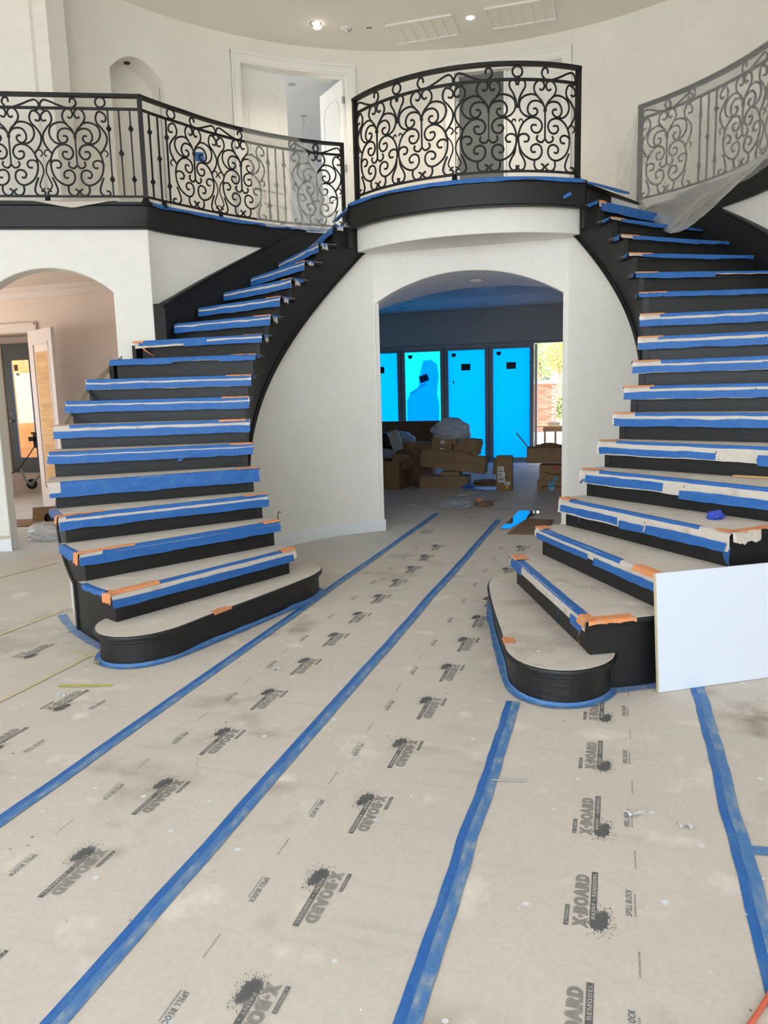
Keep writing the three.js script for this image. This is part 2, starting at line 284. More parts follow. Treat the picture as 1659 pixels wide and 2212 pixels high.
// header below the landing, arch to the back room and its flared passage
struct('trim_header', prism([...landPts(-0.005, 24, 1.2), [1.2, -8.3], [-1.2, -8.3]], 2.985, SOFFIT, 0.008), M.wall);
{
  const W0 = 0.985, A = new THREE.Matrix4().makeTranslation(-0.02, 0, -8.26);
  const sh = archedShape(-1.2, 1.2, 3.0, -W0, W0, 2.47, 0.28);
  struct('wall_back_arch', extrude(sh, 0.14, A, 0.01), M.wall);
  const pass = [];
  for (const s of [-1, 1]) pass.push(loft([[s * 0.985, -8.14], [s * 1.47, -9.45]].map(([x, z]) => [[x, 0, z], [x + s * 0.14, 0, z], [x + s * 0.14, 3.2, z], [x, 3.2, z]])));
  struct('wall_passage', merge(pass), M.wall);
  const curve = (w, sp, rise, z) => [...Array(29)].map((_, i) => { const R = (w * w + rise * rise) / (2 * rise), t0 = Math.asin(w / R), t = lerp(-t0, t0, i / 28); return [-0.02 + R * Math.sin(t), sp + R * Math.cos(t) - (R - rise), z]; });
  const c0 = curve(1.0, 2.47, 0.28, -8.2), c1 = curve(1.48, 2.50, 0.25, -9.42);
  struct('ceiling_vault', loft(c0.map((p, i) => [p, c1[i], [c1[i][0], c1[i][1] + 0.06, c1[i][2]], [p[0], p[1] + 0.06, p[2]]])), M.wall);
  struct('wall_above_vault', box(3.1, 0.9, 0.1, 0, 3.2, -9.4), M.greyWall);
}
// black fascia boards with mouldings along the edge of the upper floor
const FASCIA = [[0.0, 0.0], [-0.035, 0.0], [-0.035, 0.016], [-0.02, 0.03], [-0.02, 0.225], [-0.038, 0.235], [-0.038, 0.262], [0.0, 0.262]];
{
  const path = (s) => [...[3.2, 2.4, 1.6, 0.8, 0.02].map((q) => onW(q, s)), ...wallArc(s, 97.4, 136, 28)].map(([x, z]) => [x, 3.205, z]);
  const l = thing('edge_fascia', 'black stained fascia board below the balcony railing with balusters', 'fascia board', [-3, 3.2, -7]);
  add('moulded_board', sweep(path(-1), FASCIA), M.fascia, l);
  const r = thing('edge_fascia', 'black stained fascia board below the railing wrapped to its corner', 'fascia board', [3, 3.2, -7]);
  add('moulded_board', sweep(path(1).reverse(), FASCIA), M.fascia, r);
  const c = thing('edge_fascia', 'black curved fascia board below the bowed landing railing', 'fascia board', [0, 3.2, -7.5]);
  add('moulded_board', sweep(landPts(0.055, 40, 1.5).map(([x, z]) => [x, 3.2, z]), FASCIA.map(([o, u]) => [o, u * 0.97])), M.fascia, c);
  for (const s of [-1, 1]) add('return_moulding', box(0.035, 0.20, 0.05, s * 1.172, 3.115, -7.845, s * 0.6), M.fascia, c);
}
// round wall of the upper floor with two door openings and a niche
const RB = 4.58, doorA = [-142.95, 180], halfA = 9.4, DOORTOP = 5.865;
{
  const nic = [-120.6, -111.6], parts = [], cut = (a0, a1, y0, y1, n = 16) => parts.push(curved(RB, RB + 0.14, a0, a1, y0, y1, n));
  cut(-99, -111.6, F2, CEIL, 8);
  // niche: arched head, shallow back
  const head = (a) => { const t = (a - nic[0]) / (nic[1] - nic[0]); const e = (clamp(t, 0, 1) - 0.5) * 2; return 5.37 + 0.215 * (1 - e * e); };
  cut(nic[0], nic[1], head, CEIL, 28);
  cut(nic[0], nic[1], F2, 3.9, 8);
  parts.push(curved(RB + 0.32, RB + 0.42, nic[0] - 0.5, nic[1] + 0.5, 3.8, 5.9, 8));
  parts.push(curved(RB + 0.1, RB + 0.34, nic[0] - 1.2, nic[0], 3.8, 5.9, 2), curved(RB + 0.1, RB + 0.34, nic[1], nic[1] + 1.2, 3.8, 5.9, 2));
  parts.push(curved(RB + 0.13, RB + 0.34, nic[0], nic[1], head, (a) => head(a) + 0.05, 28), curved(RB + 0.1, RB + 0.34, nic[0], nic[1], 3.85, 3.9, 8));
  cut(nic[0], doorA[0] + halfA, F2, CEIL, 14);
  cut(doorA[0] + halfA, doorA[0] - halfA, DOORTOP, CEIL, 10);
  cut(doorA[0] - halfA, -180 + halfA, F2, CEIL, 16);
  cut(-180 + halfA, -180 - halfA, DOORTOP, CEIL, 10);
  cut(-180 - halfA, -261, F2, CEIL, 40);
  struct('wall_round_upper', merge(parts), M.wall);
  const flat = [];
  for (const s of [-1, 1]) {
    const a = pol(RB, s * 99, 0), b = [s * 8.7, 0, a[2] + (8.7 - Math.abs(a[0])) / 0.915 * 0.404];
    flat.push(loft([a, b].map(([x, , z]) => [[x, F2, z], [x, F2, z - 0.14], [x, CEIL, z - 0.14], [x, CEIL, z]])));
  }
  struct('wall_upper_flat', merge(flat), M.wall);
  struct('trim_pilaster', curved(RB - 0.2, RB + 0.02, -99.6, -102.7, F2, CEIL, 4), M.wall);
  doorA.forEach((a, i) => {
    const prof = (w, h0) => null;
    const list = [], jw = 1.38;
    for (const e of [-1, 1]) {
      list.push(curved(RB - 0.03, RB + 0.01, a + e * halfA, a + e * (halfA + jw), F2, DOORTOP + 0.11, 3), curved(RB - 0.045, RB, a + e * (halfA + jw * 0.72), a + e * (halfA + jw), F2, DOORTOP + 0.11, 2));
      list.push(curved(RB - 0.02, RB + 0.15, a + e * (halfA - 0.28), a + e * halfA, F2, DOORTOP, 2));
    }
    list.push(curved(RB - 0.03, RB + 0.01, a - halfA - jw, a + halfA + jw, DOORTOP, DOORTOP + 0.11, 14), curved(RB - 0.045, RB, a - halfA - jw, a + halfA + jw, DOORTOP + 0.08, DOORTOP + 0.112, 14));
    list.push(curved(RB - 0.02, RB + 0.15, a - halfA, a + halfA, DOORTOP - 0.02, DOORTOP + 0.005, 14));
    struct('trim_door_casing_' + (i + 1), merge(list), M.trim);
  });
}
// foyer in front of and behind the camera, with tall window openings to the street
{
  const fr = [];
  const wallX = (x0, x1, y0, y1) => fr.push(box(x1 - x0, y1 - y0, 0.2, (x0 + x1) / 2, (y0 + y1) / 2, 3.1));
  wallX(-7.3, -6.3, 0, CEIL); wallX(-3.3, -2.2, 0, CEIL); wallX(2.2, 3.3, 0, CEIL); wallX(6.3, 7.3, 0, CEIL);
  wallX(-6.3, -3.3, 0, 0.9); wallX(-6.3, -3.3, 4.7, CEIL); wallX(3.3, 6.3, 0, 0.9); wallX(3.3, 6.3, 4.7, CEIL); wallX(-2.2, 2.2, 4.9, CEIL); wallX(-2.2, 2.2, 2.6, 2.8); wallX(-2.2, -1.5, 0, 2.6); wallX(1.5, 2.2, 0, 2.6);
  struct('wall_front', merge(fr), M.wall);
  struct('wall_left', box(0.2, CEIL, 9.6, -7.3, CEIL / 2, -1.6), M.wall);
  struct('wall_right', box(0.2, CEIL, 9.6, 7.3, CEIL / 2, -1.6), M.wall);
  const bars = [];
  for (const x of [-4.8, 4.8]) bars.push(box(0.06, 3.8, 0.08, x, 2.8, 3.1), box(3.0, 0.06, 0.08, x, 2.8, 3.1));
  for (const x of [-0.75, 0.75]) bars.push(box(0.06, 2.1, 0.08, x, 3.85, 3.1));
  struct('window_1', merge(bars), M.trim);
}

// ---------------------------------------------------------------- the two curved staircases
const ORD = ['', 'first', 'second', 'third', 'fourth', 'fifth', 'sixth', 'seventh', 'eighth', 'ninth', 'tenth', 'eleventh', 'twelfth', 'thirteenth', 'fourteenth', 'fifteenth', 'sixteenth', 'seventeenth'];
const RI = 1.66, RO = (k) => (k <= 8 ? 3.22 : k <= 11 ? [3.18, 3.14, 3.10][k - 9] : 2.92);
const xz = (R, a) => { const p = pol(R, a, 0); return [p[0], p[2]]; };
function offsetPoly(pts, d) {                                              // open polyline, pushed to its left by d
  return pts.map((p, i) => { const a = pts[Math.max(0, i - 1)], b = pts[Math.min(pts.length - 1, i + 1)], l = Math.hypot(b[0] - a[0], b[1] - a[1]) || 1; return [p[0] + (b[1] - a[1]) / l * d, p[1] - (b[0] - a[0]) / l * d]; });
}
function smoothPts(pts, n) { const c = new THREE.CatmullRomCurve3(pts.map(([x, z]) => new THREE.Vector3(x, 0, z)), false, 'centripetal'); return c.getSpacedPoints(n).map((v) => [v.x, v.z]); }
const BULL = [[1.52, -3.97], [1.51, -3.82], [1.44, -3.69], [1.33, -3.605], [1.19, -3.59], [1.06, -3.66], [0.97, -3.80], [0.90, -4.10], [0.82, -4.42], [0.75, -4.72], [0.69, -5.0], [0.65, -5.24], [0.66, -5.41], [0.73, -5.53], [0.90, -5.60]];
const STAIR = {};
function frameOf(s, k) {                                                    // the nose line of a tread
  const a = xz(RI, s * thI(k)), b = xz(RO(k), s * thO(k)), L = Math.hypot(b[0] - a[0], b[1] - a[1]), d = [(b[0] - a[0]) / L, (b[1] - a[1]) / L];
  let n = [d[1], -d[0]]; const f = xz(2.3, s * (thI(k) - 8)), m = [(a[0] + b[0]) / 2, (a[1] + b[1]) / 2];
  if ((f[0] - m[0]) * n[0] + (f[1] - m[1]) * n[1] < 0) n = [-n[0], -n[1]];
  return { a, b, L, d, n, top: nose(k), N: tileNoise(500 + k + (s > 0 ? 40 : 0)) };
}
function treadPoly(s, k, inset = 0) {
  const p = [], back = k === 17 ? 1.2 : 0.9, ri = RI + inset, ro = RO(k) - inset;
  p.push(xz(ri, s * (thI(k) + inset * 20)), xz(ro, s * (thO(k) + inset * 12)));
  for (let i = 1; i <= 4; i++) p.push(xz(ro, s * lerp(thO(k), thO(k + 1) + back, i / 4)));
  for (let i = 4; i >= 1; i--) p.push(xz(ri, s * lerp(thI(k), thI(k + 1) + back, i / 4)));
  return p;
}
for (const s of [-1, 1]) {
  const where = s < 0 ? 'beside the arched hall opening' : 'behind the leaning white panel';
  const st = thing('staircase', `curved black oak staircase with papered treads ${where}`, 'staircase', [s * 1.1, 0, -4.5]);
  STAIR[s] = st;
  const rr = rng(s < 0 ? 71 : 72);
  const bull = smoothPts(BULL, 56).map(([x, z]) => [s * x, z]), inw = s > 0 ? -1 : 1;
  const close = [[s * 1.05, -5.5], [s * 1.58, -4.05]];
  const clip = (d) => { const o = offsetPoly(bull, inw * d); return o; };
  add('starting_tread', prism([...bull, ...close], 0.158, 0.19, 0.012), M.oak, st);
  add('starting_riser', prism([...clip(0.03), ...close], 0, 0.162), M.oak, st);
  add('cove_moulding', prism([...clip(0.018), ...close], 0.138, 0.159, 0.006), M.oak, st);
  for (let k = 2; k <= 18; k++) {
    const f = frameOf(s, Math.min(k, 18)), last = k === 18;
    if (!last) { const g = prism(treadPoly(s, k), f.top - 0.03, f.top, 0.007); add('tread', g, M.oak, st); }
    const i0 = 0.055, i1 = k <= 11 ? f.L - 0.05 : f.L + 0.02, len = i1 - i0, mid = (i0 + i1) / 2, h = 0.19 - (last ? 0 : 0.03);
    const g = uvBox(new THREE.BoxGeometry(len, h, 0.02)), uv = g.attributes.uv, ou = rr() * 3, ov = rr() * 3;
    for (let i = 0; i < uv.count; i++) uv.setXY(i, uv.getX(i) + ou, uv.getY(i) + ov);
    g.rotateY(-Math.atan2(f.d[1], f.d[0]));
    g.translate(f.a[0] + f.d[0] * mid - f.n[0] * 0.04, nose(k - 1) + h / 2, f.a[1] + f.d[1] * mid - f.n[1] * 0.04);
    add('riser', g, M.oak, st);
    if (last) { const c = uvBox(new THREE.BoxGeometry(f.L - 0.02, 0.032, 0.06)); c.rotateY(-Math.atan2(f.d[1], f.d[0])); c.translate(f.a[0] + f.d[0] * f.L / 2 - f.n[0] * 0.03, F2 + 0.004, f.a[1] + f.d[1] * f.L / 2 - f.n[1] * 0.03); add('landing_nosing', c, M.oak, st); }
    if (!last) { const c = uvBox(new THREE.BoxGeometry(len + 0.02, 0.018, 0.018)); c.rotateY(-Math.atan2(f.d[1], f.d[0])); c.translate(f.a[0] + f.d[0] * mid - f.n[0] * 0.024, nose(k) - 0.04, f.a[1] + f.d[1] * mid - f.n[1] * 0.024); add('cove_moulding', c, M.oak, st); }
  }
  // open stringer on the inside: stepped top, sloping foot with a moulding
  const parts = [], bot = (a) => clamp(lineI(a) - 0.60, 0, 2.98);
  for (let k = 2; k <= 18; k++) parts.push(curved(1.70, 1.745, thI(k) + 0.7, (k === 18 ? 141 : thI(k + 1) + 0.7), bot, nose(k) - 0.03, 4, s));
  parts.push(curved(1.70, 1.745, 24, thI(2) + 0.7, 0, 0.19, 3, s));
  add('inner_stringer', merge(parts), M.fascia, st);
  add('stringer_moulding', curvedProfile([[1.745, 0], [1.684, 0], [1.678, 0.012], [1.684, 0.026], [1.692, 0.03], [1.684, 0.042], [1.69, 0.055], [1.745, 0.055]], 38, 140.9, 90, s, bot), M.oak, st);
  // outer side: open stringer below, wall stringer above
  const po = [], botO = (a) => (a < 38 ? 0 : clamp(lineO(a) - 0.40, 0, 3));
  for (let k = 2; k <= 11; k++) {
    const a0 = thO(k) + 0.6, a1 = thO(k + 1) + 0.6;
    if (a0 < 38 && a1 > 38) { po.push(curved(3.13, 3.175, a0, 37.99, 0, nose(k) - 0.03, 2, s), curved(3.13, 3.175, 38, a1, botO, nose(k) - 0.03, 4, s)); } else po.push(curved(3.13, 3.175, a0, a1, botO, nose(k) - 0.03, 4, s));
  }
  add('outer_stringer', merge(po), M.fascia, st);
  add('stringer_moulding', merge([curvedProfile([[3.13, 0], [3.186, 0], [3.192, 0.015], [3.184, 0.03], [3.13, 0.035]], 38, 97, 50, s, botO), curved(3.12, 3.188, 37.4, 38.2, 0, 0.34, 2, s)]), M.oak, st);
  const tp = (a) => Math.min(lineO(a) + 0.235, 3.4);
  add('wall_stringer', merge([curved(2.93, (a) => RW(a) + 0.01, 97.1, 143, (a) => lineO(a) - 0.3, tp, 40, s)]), M.fascia, st);
  add('stringer_moulding', merge([curvedProfile([[2.975, 0], [2.918, 0], [2.914, 0.01], [2.92, 0.02], [2.975, 0.024]], 96, 142, 44, s, tp), curved(2.918, 3.06, 96.6, 97.4, nose(11), tp(97) + 0.02, 2, s)]), M.oak, st);
}

// ---------------------------------------------------------------- paper covers and tape on every tread
// a point on the cover of a tread: u along the nose (0 inner end), q metres over the nose (below 0 on top, above 0 down the front)
function coverPt(f, u, q, eps, flare = 0) {
  const x = f.a[0] + f.d[0] * f.L * u, z = f.a[1] + f.d[1] * f.L * u;
  if (q <= 0) return [x + f.n[0] * (q + eps), f.top + 0.0035 + eps, z + f.n[1] * (q + eps)];
  return [x + f.n[0] * (0.004 + eps + flare * q), f.top + 0.0035 + eps - q, z + f.n[1] * (0.004 + eps + flare * q)];
}
function coverPatch(f, u0, u1, q0, q1, eps, seed, wob = 0.004, flare = 0.06) {
  const N = tileNoise(seed), nu = Math.max(6, Math.round((u1 - u0) * f.L / 0.03)), qs = [];
  for (let i = 0; i <= 6; i++) qs.push(lerp(q0, q1, i / 6));
  const g = grid((u, v) => {
    const w = (N(u + u0, 0.2, 9, 3, 3) - 0.5) * 2 * wob, w2 = (N(u + u0, 0.7, 11, 3, 3) - 0.5) * 2 * wob, tear = (N(u, 0.9, 60, 3, 2) - 0.5) * 0.002;
    const q = lerp(q0 + w, q1 + w2 + tear, v), uu = lerp(u0, u1, u) + (u < 0.01 || u > 0.99 ? (N(v, 0.4, 7, 3, 2) - 0.5) * 0.012 : 0);
    const puff = q > 0 ? f.N(uu, q * 4, 9, 5, 3) * 0.014 * Math.min(1, q / 0.04) : 0;
    return coverPt(f, uu, q, eps + puff, flare);
  }, nu, 8);
  const uv = g.attributes.uv; for (let i = 0; i < uv.count; i++) uv.setXY(i, uv.getX(i) * (u1 - u0) * f.L, uv.getY(i) * (q1 - q0));
  return g;
}
function endPatch(s, k, outer, v0, v1, q0, q1, eps, seed, wob = 0.004) {    // along the open end of a tread
  const N = tileNoise(seed), top = nose(k) + 0.0035 + eps;
  const g = grid((u, v) => {
    const t = lerp(v0, v1, u), w = (N(u, v, 8, 2, 3) - 0.5) * 2 * wob, q = lerp(q0, q1 + w * (q1 > 0 ? 2 : 1), v), a = outer ? lerp(thO(k), thO(k + 1), t) : lerp(thI(k), thI(k + 1), t), sg = outer ? 1 : -1;
    const R0 = (outer ? RO(k) : RI), p = q <= 0 ? pol(R0 + sg * (q + eps), s * a, top) : pol(R0 + sg * (0.004 + eps + 0.1 * q + (N(u, 0.3, 7, 3, 3)) * 0.008), s * a, top - q);
    return p;
  }, 14, 6);
  const uv = g.attributes.uv; for (let i = 0; i < uv.count; i++) uv.setXY(i, uv.getX(i) * 0.35, uv.getY(i) * (q1 - q0));
  return g;
}
function ribbon(pts, width, dir, twist = 0) {                               // a loose strip hanging along pts
  return grid((u, v) => { const i = u * (pts.length - 1), a = pts[Math.floor(i)], b = pts[Math.min(pts.length - 1, Math.floor(i) + 1)], t = i - Math.floor(i), c = Math.cos(twist * u), sn = Math.sin(twist * u); const o = (v - 0.5) * width; return [lerp(a[0], b[0], t) + dir[0] * o * c - dir[2] * o * sn, lerp(a[1], b[1], t) + dir[1] * o, lerp(a[2], b[2], t) + dir[2] * o * c + dir[0] * o * sn]; }, (pts.length - 1) * 3, 2);
}
const SIDES = { '-1': 'the staircase beside the arched hall opening', 1: 'the staircase behind the leaning white panel' };
// band plans: lists of [material key, u0, u1, q0, q1]; drop is how far the paper hangs
const planDefault = (k, r, s) => ({ drop: 0.094 + r() * 0.012, bands: [['blue', s > 0 ? 0.1 + r() * 0.04 : 0.005, 0.995, -0.028, 0.030 + r() * 0.006], ['blue', 0.0, 1.0, 0.050 + r() * 0.006, 0.088], ['blue', 0.0, 1.0, 0.082, 0.103 + r() * 0.008]], inner: ['orange', 0.0, 0.12 + r() * 0.05, -0.055, 0.014] });
const PLAN = {
  '-1': {
    2: { drop: 0.085, bands: [['blue', 0.0, 0.80, -0.03, 0.016], ['blue', 0.02, 1.0, 0.05, 0.102]], inner: ['orange', 0, 0.09, -0.06, 0.02], outer: ['orange', 0.78, 1.0, -0.05, 0.018], side: [['blue', 0.08, 0.92, -0.03, 0.03], ['orange', -0.05, 0.2, -0.05, 0.06]] },
    3: { drop: 0.085, bands: [['blue', 0.0, 0.9, -0.024, 0.028], ['blue', 0.0, 1.0, 0.031, 0.09]], inner: ['orange', 0, 0.1, -0.06, 0.012], outer: ['orange', 0.76, 1.0, -0.04, 0.01], side: [['blue', 0.15, 0.98, -0.03, 0.055], ['orange', -0.05, 0.16, -0.03, 0.07]] },
    4: { drop: 0.09, bands: [['blue', 0.0, 0.97, -0.022, 0.03], ['blue', 0.0, 1.0, 0.05, 0.105]], inner: ['orange', 0, 0.13, -0.06, 0.006], outer: ['orange', 0.8, 1.0, -0.04, 0.004], side: [['blueThin', 0.15, 1.0, -0.05, 0.03], ['orange', -0.04, 0.14, -0.03, 0.05]] },
    5: { drop: 0.09, bands: [['blue', 0.0, 0.95, -0.018, 0.098], ['blue', 0.0, 1.0, 0.085, 0.118]], inner: ['orange', 0, 0.12, -0.06, 0.008] },
    6: { drop: 0.09, bands: [['blue', 0.0, 0.99, -0.026, 0.03], ['blue', 0.0, 1.0, 0.042, 0.1]], inner: ['orange', 0, 0.12, -0.06, 0.012], outer: ['orange', 0.8, 1.0, -0.05, 0.0] },
    7: { drop: 0.1, bands: [['blue', 0.0, 0.92, -0.02, 0.03], ['blue', 0.0, 1.0, 0.055, 0.115]], inner: ['orange', 0.02, 0.16, -0.04, 0.02], outer: ['orange', 0.82, 1.0, -0.05, 0.0] },
    10: { drop: 0.05, bands: [['blue', 0.0, 1.0, -0.03, 0.048], ['blue', 0.55, 1.0, 0.03, 0.068], ['blue', 0.0, 0.24, 0.03, 0.066]], inner: ['orange', 0, 0.16, -0.03, 0.006] },
    11: { drop: 0.075, bands: [['blue', 0.0, 0.97, -0.03, 0.024], ['blue', 0.0, 0.6, 0.046, 0.085], ['blue', 0.42, 0.97, 0.0, 0.058]], inner: ['orange', 0, 0.14, -0.03, 0.004], outer: ['orange', 0.93, 1.02, -0.03, 0.03] },
  },
  1: {
    2: { drop: 0.062, bands: [['blue', 0.0, 0.955, -0.045, 0.012], ['blue', 0.02, 0.2, 0.01, 0.075], ['blue', 0.86, 0.97, 0.03, 0.085]], inner: ['orange', 0, 0.1, -0.09, 0.012], outer: ['orange', 0.93, 1.0, -0.05, 0.05], side: [['orange', 0, 0.62, -0.07, 0.022]] },
    3: { drop: 0.07, bands: [['blue', 0.05, 0.73, -0.026, 0.026], ['blue', 0.02, 0.5, 0.045, 0.085], ['blue', 0.55, 0.97, 0.055, 0.1]], inner: ['orange', 0, 0.08, -0.07, 0.012], outer: ['orange', 0.82, 1.0, -0.05, 0.035], side: [['orange', 0, 0.55, -0.07, 0.02], ['blue', 0.5, 0.95, -0.05, 0.035]] },
    4: { drop: 0.108, bands: [['blue', 0.08, 0.86, -0.024, 0.022], ['blue', 0.02, 0.42, 0.055, 0.1], ['blue', 0.43, 0.58, 0.07, 0.118], ['blue', 0.59, 0.99, 0.065, 0.118]], inner: ['orange', 0, 0.09, -0.07, 0.01], outer: ['orange', 0.93, 1.0, -0.05, 0.006], side: [['orange', 0, 0.9, -0.06, 0.006], ['cover', 0, 0.5, 0.0, 0.06]] },
    5: { drop: 0.105, bands: [['blue', 0.12, 1.0, -0.024, 0.024], ['blue', 0.04, 0.48, 0.045, 0.10], ['blue', 0.56, 1.0, 0.075, 0.13]], inner: ['orange', 0, 0.11, -0.06, 0.006] },
    6: { drop: 0.105, bands: [['blue', 0.1, 1.0, -0.024, 0.022], ['blue', 0.01, 0.58, 0.055, 0.1], ['blue', 0.75, 1.0, 0.055, 0.12]], inner: ['orange', 0, 0.11, -0.06, 0.006] },
    7: { drop: 0.1, bands: [['blue', 0.11, 1.0, -0.02, 0.026], ['blue', 0.01, 1.0, 0.05, 0.105]], inner: ['orange', 0, 0.1, -0.06, 0.012] },
    13: { drop: 0.03, bands: [['blue', 0.14, 1.0, -0.02, 0.024], ['blue', 0.0, 0.55, 0.01, 0.06]], inner: ['orange', 0, 0.16, -0.03, 0.012] },
    12: { drop: 0.03, bands: [['blue', 0.16, 1.0, -0.03, 0.05], ['blue', 0.0, 0.3, 0.0, 0.046]], inner: ['orange', 0, 0.18, -0.03, 0.012] },
  },
};
for (const k of [14, 15, 16]) PLAN[1][k] = { drop: 0.03, bands: [['blue', 0.1, 1.0, -0.03, 0.042], ['blue', 0.3, 0.7, 0.02, 0.05]], inner: ['orange', 0, 0.14 + 0.02 * (16 - k), -0.03, 0.012] };
PLAN[1][17] = { drop: 0.06, bands: [['blue', 0.02, 1.0, -0.03, 0.1]], inner: ['orange', 0, 0.08, -0.03, 0.03] };
PLAN['-1'][17] = { drop: 0.05, bands: [['blue', 0.0, 1.0, -0.03, 0.09]], inner: ['orange', 0, 0.08, -0.04, 0.01] };
for (const s of [-1, 1]) for (let k = 1; k <= 17; k++) {
  const f = k > 1 ? frameOf(s, k) : null, r = rng(900 + s * 50 + k), seed = 100 + k * 3 + (s > 0 ? 60 : 0);
  const base = k > 1 ? [(f.a[0] + f.b[0]) / 2, f.top, (f.a[1] + f.b[1]) / 2] : [s * 1.1, 0.19, -4.5];
  const t = thing('tread_cover', `grey paper cover taped over the ${ORD[k]} tread of ${SIDES[s]}`, 'paper cover', base, `tread covers of ${SIDES[s]}`);
  if (k === 1) {
    const bull = smoothPts(BULL, 56).map(([x, z]) => [s * x, z]), inw = s > 0 ? -1 : 1;
    add('paper_sheet', prism([...offsetPoly(bull, inw * 0.012), [s * 1.02, -5.42], [s * 1.50, -4.0]], 0.1902, 0.1925), M.cover, t);
    const N = tileNoise(80 + s), o0 = s < 0 ? [0.868, -4.215] : [0.930, -3.985];
    add('orange_tape', grid((u, v) => { const w = lerp(-0.004, 0.062, u) * (0.75 + 0.5 * N(v, 0.3, 5, 2, 2)), q = (v - 0.5) * (s < 0 ? 0.17 : 0.12) * (1 - 0.25 * u); return [s * (o0[0] + 0.976 * w - 0.217 * q), u < 0.01 ? 0.182 : 0.1936, o0[1] - 0.217 * w - 0.976 * q]; }, 8, 8), M.orange, t);
    continue;
  }
  const top = prism(treadPoly(s, k, 0.004), f.top + 0.0004, f.top + 0.0032); add('paper_sheet', top, M.cover, t);
  const plan = PLAN[s][k] || planDefault(k, r, s);
  add('paper_drop', coverPatch(f, 0.0, k > 11 ? 0.985 : 1.0, -0.02, plan.drop, 0.0008, seed, 0.003), M.coverFront, t);
  plan.bands.forEach(([m, u0, u1, q0, q1], i) => add(m === 'blue' ? 'blue_tape' : 'tape', coverPatch(f, u0, k > 11 ? Math.min(u1, 0.985) : u1, q0, q1, 0.0020 + i * 0.0012, seed + 7 * i + 1, 0.0035), M[m], t));
  if (plan.inner) { const [m, u0, u1, q0, q1] = plan.inner; add('orange_tape', coverPatch(f, u0, u1, q0, q1, 0.0062, seed + 31, 0.006), M[m], t); }
  if (plan.outer) { const [m, u0, u1, q0, q1] = plan.outer; add('orange_tape', coverPatch(f, u0, u1, q0, q1, 0.0062, seed + 37, 0.007), M[m], t); }
  for (const [m, v0, v1, q0, q1] of plan.side || []) add(m === 'orange' ? 'orange_tape' : m === 'cover' ? 'paper_flap' : 'blue_tape', endPatch(s, k, true, v0, v1, q0, q1, 0.002, seed + 41, 0.008), m === 'cover' ? M.coverFront : M[m], t);
  if (k >= 8) {
    add('blue_tape', endPatch(s, k, false, 0.0, 0.45 + r() * 0.3, -0.03, 0.02 + r() * 0.02, 0.002, seed + 43, 0.008), M.blue, t);
    if (s < 0 && k >= 11 && r() < 0.8) add('paper_flap', endPatch(s, k, false, 0.12, 0.5, 0.0, 0.05 + r() * 0.02, 0.001, seed + 47, 0.01), M.coverFront, t);
  } else if (s < 0) add('orange_tape', endPatch(s, k, false, 0.0, 0.3, -0.04, 0.014, 0.0045, seed + 53), M.orange, t);
}
tag(add('masking_paper', curved(3.178, 3.181, thO(7) + 1, thO(10) + 5, (a) => lineO(a) - 0.13, (a) => lineO(a) - 0.07, 30, -1), M.cream), 'cream masking paper along the outer stringer before the arched hall', 'masking paper');
// loose ends: strips that have come away and hang down
{
  const hang = (s, k, u, q, len, w, mat, label, curl = 0.02, lean = 0) => {
    const f = frameOf(s, k), p0 = coverPt(f, u, q, 0.006), pts = [];
    for (let i = 0; i <= 6; i++) { const t = i / 6; pts.push([p0[0] + f.n[0] * curl * Math.sin(t * 3) * t + f.d[0] * lean * t * t, p0[1] - len * t, p0[2] + f.n[1] * curl * Math.sin(t * 3) * t + f.d[1] * lean * t * t]); }
    tag(add('loose_tape_strip', ribbon(pts, w, [f.d[0], 0, f.d[1]], 0.5), mat), label, 'tape');
  };
  hang(1, 2, 0.74, 0.02, 0.12, 0.028, M.blue, 'blue tape strip hanging from second tread behind the white panel', 0.03, -0.03);
  hang(1, 2, 0.965, 0.0, 0.16, 0.022, M.orange, 'curled orange tape strip hanging from corner of second tread', 0.03, -0.04);
  hang(1, 4, 0.16, 0.06, 0.085, 0.035, M.blue, 'short blue tape tab hanging beneath fourth tread', 0.004, 0);
  hang(1, 4, 0.985, 0.075, 0.1, 0.06, M.blue, 'folded blue tape end hanging at fourth tread outer corner', 0.01, 0.02);
  hang(1, 5, 0.03, 0.06, 0.05, 0.03, M.blue, 'small blue tape tip under the inner end of fifth tread', 0.03, -0.03);
  hang(-1, 11, 0.965, 0.0, 0.15, 0.03, M.orange, 'orange tape strip peeled off eleventh tread beside the arched wall', 0.01, -0.16);
  hang(-1, 6, 0.37, 0.09, 0.03, 0.04, M.blue, 'small peeled blue tape corner under the sixth tread', 0.012, 0.02);
}

